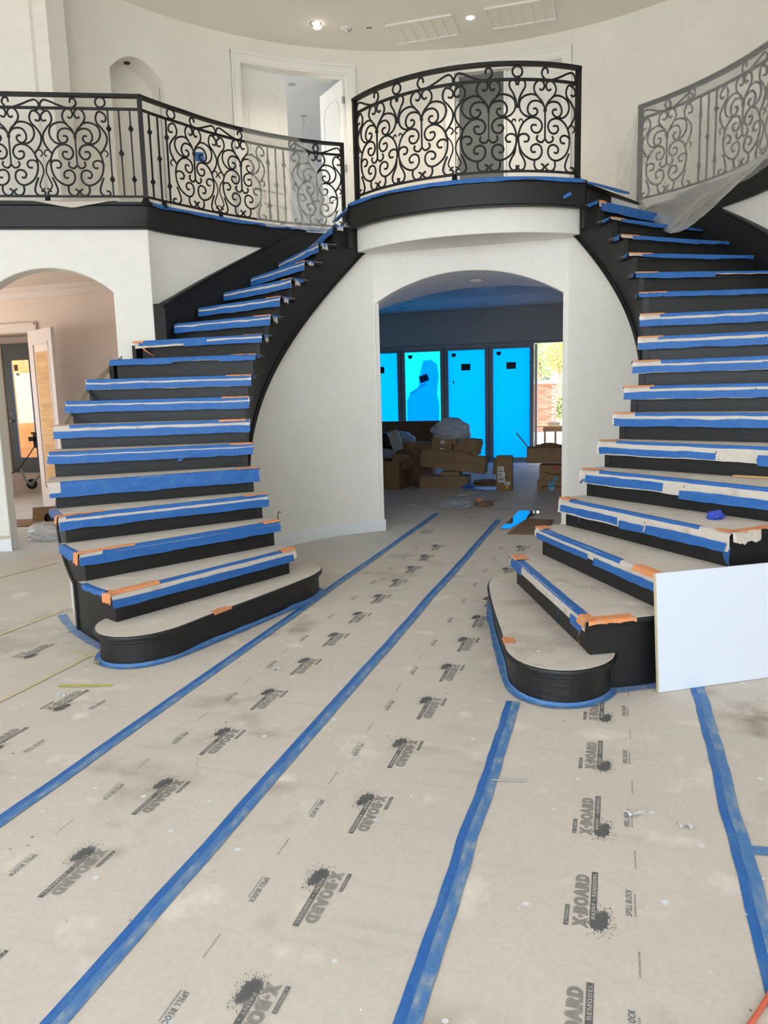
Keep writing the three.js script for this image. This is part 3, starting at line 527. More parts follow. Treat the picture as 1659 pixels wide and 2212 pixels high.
// ---------------------------------------------------------------- wrought-iron railings
// scrolls of one panel half: [distance from the panel's axis, height] in panel units; 240 is the upper bar, 1310 the foot bar
const SCROLL = {
  heart: [[2, 566], [35, 490], [95, 420], [125, 350], [113, 288], [72, 246], [30, 256], [10, 296], [18, 338], [42, 357], [66, 340]],
  wing: [[78, 428], [145, 407], [225, 428], [270, 472], [285, 540], [265, 610], [215, 660], [150, 674]],
  inner_c: [[8, 552], [35, 508], [95, 482], [155, 495], [190, 550], [190, 615], [150, 660], [105, 645], [85, 606], [103, 573], [134, 574]],
  ring: [[95, 768], [140, 764], [155, 802], [130, 846], [85, 856], [45, 820], [35, 760], [65, 702], [125, 677], [185, 690], [245, 745], [280, 820], [295, 910], [285, 1010], [245, 1100], [175, 1160], [115, 1175], [65, 1150], [36, 1090], [46, 1020], [85, 990], [135, 1002], [158, 1042], [140, 1084], [106, 1080]],
  hook: [[4, 930], [35, 964], [75, 955], [95, 920], [82, 886]],
  side_hook: [[290, 900], [265, 876], [215, 873], [180, 910], [195, 958], [235, 962]],
  foot: [[115, 1175], [119, 1240], [97, 1288], [55, 1302], [17, 1278], [12, 1242], [42, 1220]],
};
const NARROW = {
  edge: [[297, 566], [287, 470], [256, 390], [221, 320], [226, 266], [260, 244], [291, 266], [297, 305]],
  foot_edge: [[286, 1010], [275, 1090], [240, 1160], [220, 1222], [236, 1280], [272, 1300], [299, 1272], [290, 1240]],
  curl: [[242, 748], [255, 706], [278, 701], [286, 727]],
};
const WIDE = {
  edge: [[305, 386], [348, 394], [362, 340], [330, 290], [280, 276], [247, 346], [257, 412], [310, 480], [354, 560], [354, 640], [320, 720], [268, 794]],
  curl: [[268, 794], [298, 750], [340, 752], [358, 792], [334, 826]],
  vase: [[278, 830], [338, 920], [353, 1010], [320, 1110], [300, 1180], [328, 1226], [358, 1214]],
  foot_edge: [[290, 1080], [255, 1170], [241, 1248], [268, 1294], [318, 1302], [354, 1284], [342, 1250], [310, 1246]],
};
const FRIEZE = [[60, 262], [18, 236], [8, 178], [45, 132], [100, 142], [200, 186], [310, 220], [372, 212], [408, 165], [385, 112], [345, 118], [338, 160]];  // from a wide joint towards the panel's axis; 95 is the handrail, 225 the upper bar
function railing(thingObj, P, items, H, z2m) {                           // P(s) -> [x, z]; H: heights of foot bar, upper bar, handrail
  const at = (s, h, off = 0) => { const p = P(s), q = P(s + 0.01), l = Math.hypot(q[0] - p[0], q[1] - p[1]); return [p[0] + (q[1] - p[1]) / l * off, h, p[1] - (q[0] - p[0]) / l * off]; };
  const hy = (y) => H.foot + (1310 - y) / 1070 * (H.upper - H.foot), hf = (y) => H.upper + (225 - y) / 130 * (H.top - 0.018 - H.upper);
  const bar = (s0, s1, h, w, t) => { const n = Math.max(2, Math.round(Math.abs(s1 - s0) / 0.06)), r = []; for (let i = 0; i <= n; i++) { const s = lerp(s0, s1, i / n); r.push([at(s, h - t, -w), at(s, h - t, w), at(s, h + t, w), at(s, h + t, -w)]); } return loft(r); };
  const sq = (s, h0, h1, w) => { const a = P(s), b = P(s + 0.01), g = uvBox(new THREE.BoxGeometry(w, h1 - h0, w)); g.rotateY(-Math.atan2(b[1] - a[1], b[0] - a[0])); g.translate(a[0], (h0 + h1) / 2, a[1]); return g; };
  const R = 0.0096;
  for (const it of items) {
    if (it.bars) {
      const [s0, s1] = it.bars;
      add('handrail', bar(s0 - 0.02, s1 + 0.02, H.top, 0.026, 0.015), M.iron, thingObj);
      add('upper_bar', bar(s0, s1, H.upper, 0.009, 0.012), M.iron, thingObj); add('foot_bar', bar(s0, s1, H.foot, 0.009, 0.0095), M.iron, thingObj);
    } else if (it.post !== undefined) {
      const p = add('post', sq(it.post, H.floor, H.top, 0.042), M.iron, thingObj), c = P(it.post);
      add('shoe', lathe([[0.058, 0], [0.055, 0.012], [0.036, 0.03], [0.03, 0.055], [0.0, 0.056]], c[0], H.floor, c[1], 8), M.iron, p);
    } else if (it.shoe !== undefined) {
      const c = P(it.shoe); add('foot_support', lathe([[0.05, 0], [0.046, 0.012], [0.028, 0.028], [0.022, H.foot - H.floor], [0.0, H.foot - H.floor]], c[0], H.floor, c[1], 8), M.iron, thingObj);
    } else if (it.bal !== undefined) {
      const b = add('baluster', sq(it.bal, H.foot, H.upper, 0.014), M.iron, thingObj), c = P(it.bal);
      for (const k of it.kn) add('knuckle', lathe([[0.008, -0.032], [0.014, -0.027], [0.014, -0.02], [0.024, -0.012], [0.026, 0.0], [0.018, 0.012], [0.014, 0.016], [0.014, 0.024], [0.008, 0.03]], c[0], lerp(H.foot, H.upper, k), c[1], 10), M.iron, b);
    } else if (it.ring !== undefined) {
      const pts = []; for (let i = 0; i < 16; i++) { const t = i / 16 * Math.PI * 2, r = 0.046; pts.push(at(it.ring + r * Math.cos(t), (H.upper + H.top) / 2 + 0.0 + r * Math.sin(t))); }
      add('ring', tube(pts, R, 40, 6, true), M.iron, thingObj);
    } else if (it.axis !== undefined) {
      const C = (set, key, dir) => tube(set[key].map(([d, y]) => at(it.axis + dir * d * z2m, hy(y))), R * (key === 'vase' || key === 'curl' ? 0.75 : 1), set[key].length * 5, 6);
      const p = add('scroll_panel', merge([sq(it.axis, hy(930), hy(560), 0.013), sq(it.axis, hy(604), hy(568), 0.024)]), M.iron, thingObj);
      for (const dir of [-1, 1]) {
        for (const key of Object.keys(SCROLL)) add('scroll', C(SCROLL, key, dir), M.iron, p);
        const kind = dir < 0 ? it.l : it.r;
        if (kind === 'n') for (const key of Object.keys(NARROW)) add('scroll', C(NARROW, key, dir), M.iron, p);
        else for (const key of Object.keys(WIDE)) { if (kind === 'e' && key === 'vase') continue; add('scroll', C(WIDE, key, dir), M.iron, p); }
        if (kind === 'w' || (kind === 'e' && it.fr)) { const J = it.axis + dir * 368 * z2m; add('frieze_scroll', tube(FRIEZE.map(([d, y]) => at(J - dir * d * z2m, hf(y))), R, 60, 6), M.iron, p); }
      }
    }
  }
}
// landing: four panels on the bowed front
{
  const L = LAND.R * 2 * LAND.half * D2R, P = (s) => { const t = (s / L - 0.5) * 2 * LAND.half * D2R; return [LAND.R * Math.sin(t), LAND.z0 + LAND.R * Math.cos(t)]; };
  const z = (L - 0.06) / 2692, e = 0.03, w = 368 * z, n = 305 * z;
  const t = thing('landing_railing', 'black wrought iron scroll railing bowed across the stair landing', 'railing', [0, 3.42, -7.5]);
  railing(t, P, [{ bars: [0, L] }, { post: 0 }, { post: L }, { shoe: L / 2 },
    { axis: e + w, l: 'e', r: 'n', fr: 1 }, { ring: e + w + n }, { axis: e + w + 2 * n, l: 'n', r: 'w' }, { axis: e + 3 * w + 2 * n, l: 'w', r: 'n' }, { ring: e + 3 * w + 3 * n }, { axis: e + 3 * w + 4 * n, l: 'n', r: 'e', fr: 1 }],
  { floor: 3.455, foot: 3.53, upper: 4.325, top: 4.46 }, z);
}
// balcony railings on both sides; the corner post stands where the flat run meets the round one
for (const s of [-1, 1]) {
  const H = { floor: 3.455, foot: 3.525, upper: 4.34, top: 4.46 }, z = 0.00084;
  const t = thing('balcony_railing', s < 0 ? 'black wrought iron scroll railing with knuckled balusters above the arched wall' : 'black wrought iron scroll railing mostly wrapped in plastic sheeting', 'railing', [s * 3, 3.42, -7.1]);
  const flat = (q) => onW(q, s), K = [0.78, 0.2], K1 = [0.5];
  railing(t, flat, [{ bars: [0, 2.9] }, { post: 0 }, { bal: 0.10, kn: K }, { bal: 0.205, kn: K1 }, { bal: 0.31, kn: K }, { ring: 0.375 }, { axis: 0.635, l: 'e', r: 'w' }, { axis: 0.635 + 736 * z, l: 'w', r: 'n' }, { axis: 0.635 + 1346 * z, l: 'n', r: 'e' }, { shoe: 0.94 }], H, z);
  const R = 3.0, A = (q) => 97.3 + q / R / D2R, e0 = (() => { const p = xz(R, s * 97.3); return [s * 3.045 - p[0], -7.068 - p[1]]; })(), round = (q) => { const p = xz(R, s * A(q)), w = clamp(1 - q / 0.5, 0, 1.1); return [p[0] + e0[0] * w, p[1] + e0[1] * w]; }, L = (145.7 - 97.3) * D2R * R;
  railing(t, round, [{ bars: [0, L] }, { post: L }, { bal: 0.10, kn: K }, { bal: 0.20, kn: K1 }, { bal: 0.30, kn: K }, { ring: 0.365 }, { axis: 0.63, l: 'e', r: 'w' }, { axis: 0.63 + 736 * z, l: 'w', r: 'e' }, { shoe: 0.22 }, { shoe: 0.95 }, { shoe: 1.75 },
    { bal: 1.60, kn: K }, { bal: 1.70, kn: K1 }, { bal: 1.80, kn: K }, { ring: 1.92 }, { axis: L - 0.325, l: 'e', r: 'e', fr: 1 }], H, z);
}
// plastic film thrown over the railings
{
  const N = tileNoise(77), R = 3.0, A = (q) => 97.3 + q / R / D2R, L = (145.7 - 97.3) * D2R * R;
  // over the balcony railing: one edge hangs down, the other runs aslant to the head of the stairs
  const left = thing('plastic_film', 'clear plastic film draped aslant over the balcony railing above the stairs', 'plastic sheet', [-2.3, 3.42, -8.6]);
  const sheet = (side, tTop0, tTop1, botFn, front, seed, fall) => grid((u, v) => {
    const top = lerp(tTop0, tTop1, u), bot = botFn(u), t = clamp((v - 0.12) / 0.88, 0, 1), q = lerp(top, bot.q, Math.pow(t, 0.9)), fold = (N(u, t * 0.3 + seed, 14, 3, 3) - 0.5) * 0.09 * Math.min(1, t * 2.2), h = v < 0.12 ? 4.478 : lerp(4.478, bot.h, t), r = v < 0.12 ? R + front * lerp(-0.09, 0.034, v / 0.12) : R + front * (0.034 + fall * t) + fold;
    return pol(r, side * A(q), h + (v < 0.06 ? -0.12 + v * 2 : 0));
  }, 46, 34);
  add('sheet', sheet(-1, 1.27, 1.98, (u) => ({ q: lerp(1.36, L - 0.02, Math.pow(u, 0.8)), h: lerp(3.50, 3.44, u) }), -1, 0.1, 0.05), M.film, left);
  add('trailing_edge', grid((u, v) => { const q = lerp(1.45, L - 0.05, u), N2v = (N(u, 0.5, 9, 3, 3) - 0.5) * 0.03; return pol(R - lerp(0.05, 0.17, v) + N2v, -A(q), lerp(3.50, 3.40 + 0.05 * N(u, 0.2, 7, 2, 2), v)); }, 30, 5), M.film, left);
  const right = thing('plastic_film', 'clear plastic film wrapped over the railing beside the upper stair treads', 'plastic sheet', [2.3, 3.42, -8.6]);
  add('sheet', sheet(1, 0.0, L + 0.02, (u) => ({ q: lerp(-0.05, L + 0.03, u), h: 3.42 - 0.1 * Math.sin(u * Math.PI) }), -1, 0.6, 0.13), M.film, right);
  add('swag', grid((u, v) => {                                             // the lower edge sags over the top treads
    const q = lerp(0.40, L - 0.02, u), sag = Math.sin(Math.PI * Math.pow(u, 0.62)), t = v, f = (N(u, v, 8, 4, 4) - 0.5) * 0.12 * t;
    return pol(R - 0.17 - 0.55 * sag * t + f, A(q), 3.46 - t * (0.42 * sag + 0.02) - 0.12 * Math.pow(t, 2) * sag + Math.abs(f) * 0.5);
  }, 44, 16), M.film, right);
  add('loose_end', grid((u, v) => { const a = lerp(145.9, 150.5, u), f = (N(u, v, 6, 3, 3) - 0.5) * 0.12; return pol(R - 0.03 - 0.25 * v * u + f, a - 2 * v * u, lerp(4.40 - 0.35 * u, 3.47, v)); }, 16, 18), M.film, right);
}
// blue tape along the edge of the landing and balcony
{
  const N = tileNoise(55), strip = (pts, y, label, base) => {
    const rings = pts.map(([x, z], i) => { const a = pts[Math.max(0, i - 1)], b = pts[Math.min(pts.length - 1, i + 1)], l = Math.hypot(b[0] - a[0], b[1] - a[1]), nx = -(b[1] - a[1]) / l, nz = (b[0] - a[0]) / l, w = (N(i / pts.length, 0.3, 13, 3, 3) - 0.5) * 0.03; return [[-0.05, 0.004], [0.0, 0.006], [0.004, 0.0], [0.005, -0.028 - w], [0.0035, -0.028 - w], [0.0, 0.0], [-0.05, 0.0]].map(([o, u]) => [x + nx * o, y + u, z + nz * o]); });
    tag(add('blue_edge_tape', loft(rings), M.blue), label, 'tape');
  };
  strip(landPts(0.094, 60, 0.5), 3.454, 'blue painters tape along the bowed landing edge');
  strip(wallArc(-1, 97.6, 131, 44, -0.039), 3.467, 'blue painters tape along the balcony edge under the round railing');
  strip(wallArc(-1, 131.2, 143, 10, -0.039), 3.467, 'blue painters tape at the head of the balcony edge under draped film');
  strip([[1.12, -7.83], [1.25, -7.98], [1.45, -8.28], [1.58, -8.5]], 3.448, 'blue painters tape across the stair head beside the landing post');
  strip([[-1.60, -8.52], [-1.40, -8.22], [-1.22, -7.95], [-1.12, -7.83]], 3.448, 'blue painters tape across the stair head beside draped film');
  const p = onZ(1226, 424, -7.72); tag(add('tape_scrap', box(0.085, 0.028, 0.003, p[0], p[1], -7.685, 0.45, 0, 0.5), M.blue), 'torn blue tape scrap stuck on the landing fascia', 'tape');
}

// ---------------------------------------------------------------- floor protection: rolls of printed board, taped at the seams
const TAPEX = [-0.645, 0.19, 1.035, 1.915];
const logoTex = canvasTex(1024, 1024, (c, w, h) => {                       // text runs along the canvas' x
  c.fillStyle = '#000'; c.fillRect(0, 0, w, h);
  const r = rng(17);
  c.fillStyle = '#fff';
  // ink splash behind the start of the lower line
  const blob = (x, y, R, n, j) => { c.beginPath(); for (let i = 0; i <= n; i++) { const t = i / n * Math.PI * 2, q = R * (0.62 + j * r() + (i % 3 === 0 ? 0.5 * r() : 0)); c.lineTo(x + q * Math.cos(t) * 1.05, y + q * Math.sin(t)); } c.fill(); };
  blob(205, 730, 150, 46, 0.4); blob(150, 640, 70, 24, 0.5); blob(300, 800, 80, 24, 0.5);
  for (let i = 0; i < 90; i++) { const t = r() * Math.PI * 2, q = 150 + r() * 130; c.beginPath(); c.ellipse(205 + q * Math.cos(t), 730 + q * Math.sin(t), 3 + r() * 12, 3 + r() * 8, t, 0, 7); c.fill(); }
  // small maker's box
  c.fillRect(90, 150, 300, 78);
  c.fillStyle = '#000'; c.font = 'bold 62px sans-serif'; c.fillText('TRIMACO', 155, 211, 225); c.beginPath(); c.moveTo(105, 214); c.lineTo(126, 166); c.lineTo(147, 214); c.fill(); c.fillStyle = '#fff'; c.fillRect(120, 196, 12, 18);
  // big outlined name
  c.save(); c.font = 'bold 300px sans-serif'; c.scale(0.62, 1); c.lineWidth = 26; c.strokeStyle = '#fff'; c.strokeText('X\u00b7BOARD', 165, 520); c.fillStyle = '#9a9a9a'; c.fillText('X\u00b7BOARD', 165, 520); c.lineWidth = 9; c.strokeStyle = '#444'; c.strokeText('X\u00b7BOARD', 165, 520); c.restore();
  // lower bar
  c.fillStyle = '#fff'; c.fillRect(200, 570, 770, 112);
  c.fillStyle = '#000'; c.font = 'bold 92px sans-serif'; c.fillText('PAINT + REMODEL', 222, 660, 730);
  // worn print
  c.globalCompositeOperation = 'destination-out';
  c.globalCompositeOperation = 'source-over'; c.fillStyle = 'rgba(0,0,0,0.5)'; for (let i = 0; i < 500; i++) { c.beginPath(); c.arc(r() * w, r() * h, 1 + r() * 4, 0, 7); c.fill(); }
}, false);
const spillTex = canvasTex(1024, 256, (c, w, h) => {
  c.fillStyle = '#000'; c.fillRect(0, 0, w, h); c.fillStyle = '#fff'; c.save(); c.transform(1, 0, -0.18, 1, 40, 0); c.font = 'bold 150px sans-serif'; c.fillText('SPILL BLOCK', 10, 140, 760); c.restore(); c.font = 'bold 46px sans-serif'; c.fillText('LEAK RESISTANT PROTECTION', 20, 215, 780);
}, false);
const lineTex = canvasTex(512, 64, (c, w, h) => { c.fillStyle = '#000'; c.fillRect(0, 0, w, h); c.fillStyle = '#fff'; c.font = 'bold 42px sans-serif'; c.fillText('SURFACE PROTECTION', 6, 48, 500); }, false);
M.ink = std({ color: new THREE.Color().setRGB(0.085, 0.09, 0.095), alphaMap: logoTex, transparent: true, opacity: 0.72, roughness: 0.7 });
M.inkSpill = std({ color: new THREE.Color().setRGB(0.13, 0.135, 0.14), alphaMap: spillTex, transparent: true, opacity: 0.85, roughness: 0.7 });
M.inkLine = std({ color: new THREE.Color().setRGB(0.13, 0.135, 0.14), alphaMap: lineTex, transparent: true, opacity: 0.72, roughness: 0.7 });
function flat(x, z, w, h, y, dir) {                                        // a printed rectangle; text runs towards -z (dir 1) or +z (dir -1)
  const g = new THREE.PlaneGeometry(w, h); g.rotateX(-Math.PI / 2); g.rotateY(dir > 0 ? Math.PI / 2 : -Math.PI / 2); g.translate(x, y, z); return g;
}
{
  const words = ['beyond the masking tape rows', 'beside the outermost blue seam by the arched hall stairs', 'between the two middle blue seams', 'between blue seam and stairs by the white panel', 'beneath the white leaning panel'];
  const edges = [[-1.53, TAPEX[0]], [TAPEX[0], TAPEX[1]], [TAPEX[1], TAPEX[2]], [TAPEX[2], TAPEX[3]], [TAPEX[3], 2.80], [-2.40, -1.53], [-3.27, -2.40], [-4.14, -3.27], [-5.01, -4.14], [-5.9, -5.01], [2.80, 3.7], [3.7, 4.6]];
  const lab = ['grey floor protection board printed with ink splash logos beside the masking tape seam', 'grey printed floor protection board along the starting step by the arched hall', 'grey printed floor protection board running from camera through the back archway', 'grey printed floor protection board ending at the bullnose step by white panel', 'grey floor protection board beneath the foot of the leaning white panel', 'grey floor protection board at the outer stringer near arched hall stairs', 'grey floor protection board beside the arched hall opening', 'grey floor protection board below the arched wall pier', 'grey floor protection board out beyond the arched wall pier', 'grey floor protection board farther along the arched wall', 'grey floor protection board beyond the leaning white panel', 'grey floor protection board beside the outer wall past the white panel'];
  edges.forEach(([x0, x1], i) => {
    const z0 = 1.5, z1 = i === 1 || i === 2 || i === 3 ? -9.6 : i === 0 ? -6.5 : -6.6 + Math.max(0, Math.abs((x0 + x1) / 2) - 3.2) * 0.42;
    const t = thing('floor_board', lab[i], 'floor covering', [(x0 + x1) / 2, 0, -3], 'rolls of floor protection board');
    const g = grid((u, v) => [lerp(x0, x1, u), 0.0022 + 0.0012 * Math.sin(u * 3.1 + v * 9) * Math.sin(v * 23 + i), lerp(z0, z1, v)], 10, 60), uv = g.attributes.uv;
    for (let k = 0; k < uv.count; k++) uv.setXY(k, g.attributes.position.getX(k) + i * 1.37, g.attributes.position.getZ(k) + i * 2.11);
    add('board_sheet', g, M.board, t);
    const put = (x, z, dir, far) => {
      add('printed_logo', flat(x, z, 0.315, 0.175, 0.0046, dir), M.ink, t);
    };
    if (i === 3) for (let k = 0; k < 6; k++) { const z = -1.70 - k * 0.478; if (z < -3.7) break; put(1.432, z, 1, false); add('printed_text', flat(1.558, z - 0.03, 0.165, 0.041, 0.0046, 1), M.inkSpill, t); add('printed_line', flat(1.575, z - 0.245, 0.11, 0.012, 0.0046, 1), M.inkLine, t); }
    if (i === 2 || i === 1) { const off = i === 2 ? [0.645, -1.50] : [-0.178, -1.42]; for (let k = 0; k < 13; k++) { const z = off[1] - k * 0.488; put(off[0], z, -1, k > 4); add('printed_text', flat(off[0] - 0.20, z + 0.03, 0.165, 0.041, 0.0046, -1), M.inkSpill, t); if (k < 6) add('printed_line', flat(off[0] - 0.215, z - 0.21, 0.11, 0.012, 0.0046, -1), M.inkLine, t); } }
    if (i === 0) for (const [x, z] of [[-1.19, -3.13], [-1.17, -2.66]]) { put(x, z, 1, true); add('printed_text', flat(x + 0.2, z, 0.165, 0.041, 0.0046, 1), M.inkSpill, t); }
    if (i === 5) for (const [x, z] of [[-1.92, -3.75], [-1.92, -4.24]]) put(x, z, 1, true);
  });
  // seam tapes: two lapped strips each, a little wavy
  const N = tileNoise(91), seam = (x, z0, z1, label, w = 0.062) => {
    const t = thing('seam_tape', label, 'tape', [x, 0, z0]);
    for (const e of [-1, 1]) { const g = grid((u, v) => { const z = lerp(z0, z1, u), wob = (N(u, 0.3, 9, 2, 3) - 0.5) * 0.03; return [x + wob + e * w * 0.24 + (v - 0.5) * w * 0.62 + (N(u, v + e * 0.2, 50, 2, 2) - 0.5) * 0.003, 0.0052 + (e > 0 ? 0.0008 : 0) + (v === 0.5 ? 0.0012 : 0), z]; }, 90, 4), uv = g.attributes.uv; for (let k = 0; k < uv.count; k++) uv.setXY(k, g.attributes.position.getZ(k), g.attributes.position.getX(k) * 3 + e); add('tape_strip', g, e > 0 ? M.blueFloor : M.blue, t); }
  };
  seam(TAPEX[0], -1.3, -9.4, 'long blue tape seam passing beside the bullnose step by arched hall');
  seam(TAPEX[1], -1.0, -9.0, 'long blue tape seam running between the two stair feet');
  seam(TAPEX[2], -0.9, -3.62, 'blue tape seam ending at the bullnose step by the white panel');
  seam(TAPEX[3], -1.2, -4.1, 'blue tape seam running under the leaning white panel');
  const cross = grid((u, v) => [lerp(1.915, 2.6, u), 0.0064, -2.565 + (v - 0.5) * 0.05 - 0.03 * u], 20, 2); tag(add('cross_tape', cross, M.blueFloor), 'short blue tape strip crossing away from floor seam', 'tape');
  const strip = (a, b, w, m, y, label) => { const l = Math.hypot(b[0] - a[0], b[1] - a[1]), nx = (b[1] - a[1]) / l, nz = -(b[0] - a[0]) / l; const g = grid((u, v) => { const q = (v - 0.5) * w + (N(u, 0.6, 7, 2, 3) - 0.5) * 0.008; return [lerp(a[0], b[0], u) + nx * q, y, lerp(a[1], b[1], u) + nz * q]; }, 30, 2), uv = g.attributes.uv; for (let k = 0; k < uv.count; k++) uv.setXY(k, uv.getX(k) * l, uv.getY(k) * w); tag(add('tape_strip', g, m), label, 'tape'); };
  strip([-1.533, -2.6], [-1.525, -3.83], 0.036, M.cream, 0.0056, 'cream masking tape seam meeting the starting step by arched hall');
  strip([-2.41, -3.7], [-2.385, -4.55], 0.036, M.cream, 0.0056, 'cream masking tape seam meeting the outer stair stringer');
  strip([-3.74, -5.1], [-3.59, -6.0], 0.03, M.cream, 0.0056, 'faint cream masking tape seam before the arched hall');
  strip([-1.70, -3.80], [-1.36, -3.74], 0.06, M.cream, 0.006, 'short cream masking tape patch at the starting step');
  strip([-1.368, -3.287], [-1.086, -3.358], 0.035, M.yellowTape, 0.0056, 'faded yellow tape strip on floor board');
  // tape round the starting steps
  for (const s of [-1, 1]) {
    const bull = smoothPts(BULL, 60).map(([x, z]) => [s * x, z]), inw = s > 0 ? -1 : 1, o = offsetPoly(bull, inw * 0.028), q = offsetPoly(bull, -inw * 0.012);
    const g = grid((u, v) => { const i = Math.min(60, Math.round(u * 60)), w = N(u, 0.2, 15, 2, 3); return v < 0.3 ? [lerp(o[i][0], q[i][0], 0.02), 0.02 * (1 - v / 0.3) * (0.4 + w) + 0.006, lerp(o[i][1], q[i][1], 0.02)] : [lerp(o[i][0], q[i][0], (v - 0.3) / 0.7 * (0.6 + 0.7 * w)), 0.0068, lerp(o[i][1], q[i][1], (v - 0.3) / 0.7 * (0.6 + 0.7 * w))]; }, 60, 6), uv = g.attributes.uv;
    for (let k = 0; k < uv.count; k++) uv.setXY(k, uv.getX(k) * 3.2, uv.getY(k) * 0.1);
    tag(add('base_tape', g, M.blueFloor), s < 0 ? 'crinkled blue tape round the starting step by arched hall' : 'crinkled blue tape round the starting step by white panel', 'tape');
    const g2 = grid((u, v) => pol(lerp(3.18, 3.225 + 0.04 * N(u, 0.4, 7, 2, 2), v), s * lerp(24, 46, u), 0.0066), 30, 3), uv2 = g2.attributes.uv; for (let k = 0; k < uv2.count; k++) uv2.setXY(k, uv2.getX(k) * 1.8, uv2.getY(k) * 0.1);
    tag(add('base_tape', g2, M.blueDust), s < 0 ? 'dusty blue tape along the outer stringer by arched hall' : 'dusty blue tape along the outer stringer behind white panel', 'tape');
  }
}

// ---------------------------------------------------------------- the back room and what lies beyond its doors
const ZB = -16.5;
{
  const w = [];
  w.push(box(5.2, 3.3, 0.12, -1.47 - 2.6, 1.65, -9.72), box(3.4, 3.3, 0.12, 1.47 + 1.7, 1.65, -9.72), box(0.1, 3.3, 0.34, -1.6, 1.65, -9.6), box(0.1, 3.3, 0.34, 1.6, 1.65, -9.6));
  w.push(box(0.15, 3.3, 6.9, -6.6, 1.65, -13.13), box(0.15, 3.3, 6.9, 4.7, 1.65, -13.13));
  w.push(box(11.5, 0.76, 0.16, -1.0, 2.86, ZB - 0.06), box(1.8, 2.5, 0.16, -5.8, 1.25, ZB - 0.06), box(3.9, 2.5, 0.16, 2.75, 1.25, ZB - 0.06));
  struct('wall_back', merge(w), M.greyWall);
  struct('ceiling_back_room', box(11.6, 0.2, 7.4, -1.0, SOFFIT + 0.1, -13.1), M.greyWall);
  struct('floor_back_room', box(11.6, 0.012, 7.0, -1.0, -0.004, -13.05), M.board);
  struct('trim_crown', sweep([[-6.5, 3.07, ZB + 0.02], [4.6, 3.07, ZB + 0.02]], [[0, 0], [-0.03, 0], [-0.035, 0.03], [-0.06, 0.06], [-0.09, 0.09], [-0.13, 0.11], [-0.13, 0.15], [0, 0.15]]), M.greyWall);
}
// glazed doors masked with blue film
{
  const J = [-4.925, -3.97, -3.016, -2.055, -1.09, -0.15];
  for (let i = 0; i < 5; i++) {
    const x0 = J[i] + 0.001, x1 = J[i + 1] - 0.001, m = 0.085, lo = 0.10, hi = 2.385, y1 = 2.462;
    const d = struct('door_' + (i + 1), merge([box(m, y1 + 0.02, 0.06, x0 + m / 2, y1 / 2, ZB), box(m, y1 + 0.02, 0.06, x1 - m / 2, y1 / 2, ZB), box(x1 - x0 - 2 * m, y1 - hi, 0.06, (x0 + x1) / 2, (y1 + hi) / 2, ZB), box(x1 - x0 - 2 * m, lo - 0.02, 0.06, (x0 + x1) / 2, lo / 2 + 0.01, ZB)]), M.frameGrey);
    const pane = add('pane', box(x1 - x0 - 2 * m, hi - lo, 0.006, (x0 + x1) / 2, (hi + lo) / 2, ZB - 0.005), i === 2 ? M.cyanFilm : M.blueFilm, d);
    pane.userData.label = i === 2 ? 'bright cyan glass where the film has peeled' : 'glass covered in blue protective film';
    const st = (cx, cy, w, h, rz = 0) => { const s = add('sticker', box(w, h, 0.003, cx, cy, ZB + 0.002, 0, 0, rz), M.black, d); s.userData.label = 'dark rectangular glass label'; };
    if (i !== 2) st(x0 + m + 0.38, 2.03, 0.20, 0.14);
    if (i >= 2) { st(x0 + m + 0.12, 2.30, 0.10, 0.05); st(x0 + m + 0.12, 2.265, 0.07, 0.03); }
    if (i === 2) {
      const s = new THREE.Shape(), P = [[0.04, 0.0], [0.03, 1.25], [0.12, 1.42], [0.30, 1.52], [0.33, 1.80], [0.42, 2.10], [0.60, 2.12], [0.74, 2.0], [0.76, 1.75], [0.72, 1.40], [0.77, 1.15], [0.76, 0.8], [0.73, 0.55], [0.78, 0.1], [0.78, 0.0]];
      P.forEach(([x, y], k) => (k ? s.lineTo(x0 + m + x * 0.98, lo + y) : s.moveTo(x0 + m + x * 0.98, lo + y)));
      const f = add('peeled_film', extrude(s, 0.002, new THREE.Matrix4().makeTranslation(0, 0, ZB + 0.006)), M.blueFilmLoose, d); f.userData.label = 'blue film peeled down from the top of the glass';
      st(x0 + m + 0.42, 1.82, 0.20, 0.15, 0.35);
      const fold = add('film_fold', tube([[x0 + m + 0.10, lo + 1.40, ZB + 0.014], [x0 + m + 0.3, lo + 1.52, ZB + 0.02], [x0 + m + 0.47, lo + 1.62, ZB + 0.014]], 0.014, 20, 6), M.blueFilmLoose, d);
    }
    if (i === 3) st(x0 + m + 0.11, 1.72, 0.025, 0.07, 0.3);
    add('threshold', box(x1 - x0, 0.03, 0.1, (x0 + x1) / 2, 0.012, ZB + 0.02), M.frameGrey, d);
  }
  struct('trim_door_head', box(6.2, 0.06, 0.1, -1.9, 2.495, ZB + 0.02), M.frameGrey);
  for (let i = 1; i < 5; i++) struct('trim_meeting_strip_' + i, box(0.012, 2.44, 0.01, J[i], 1.24, ZB + 0.033), M.black);
  struct('door_6', merge([box(0.06, 2.44, 0.05, -0.12, 1.24, ZB - 0.1)]), M.frameGrey);
}
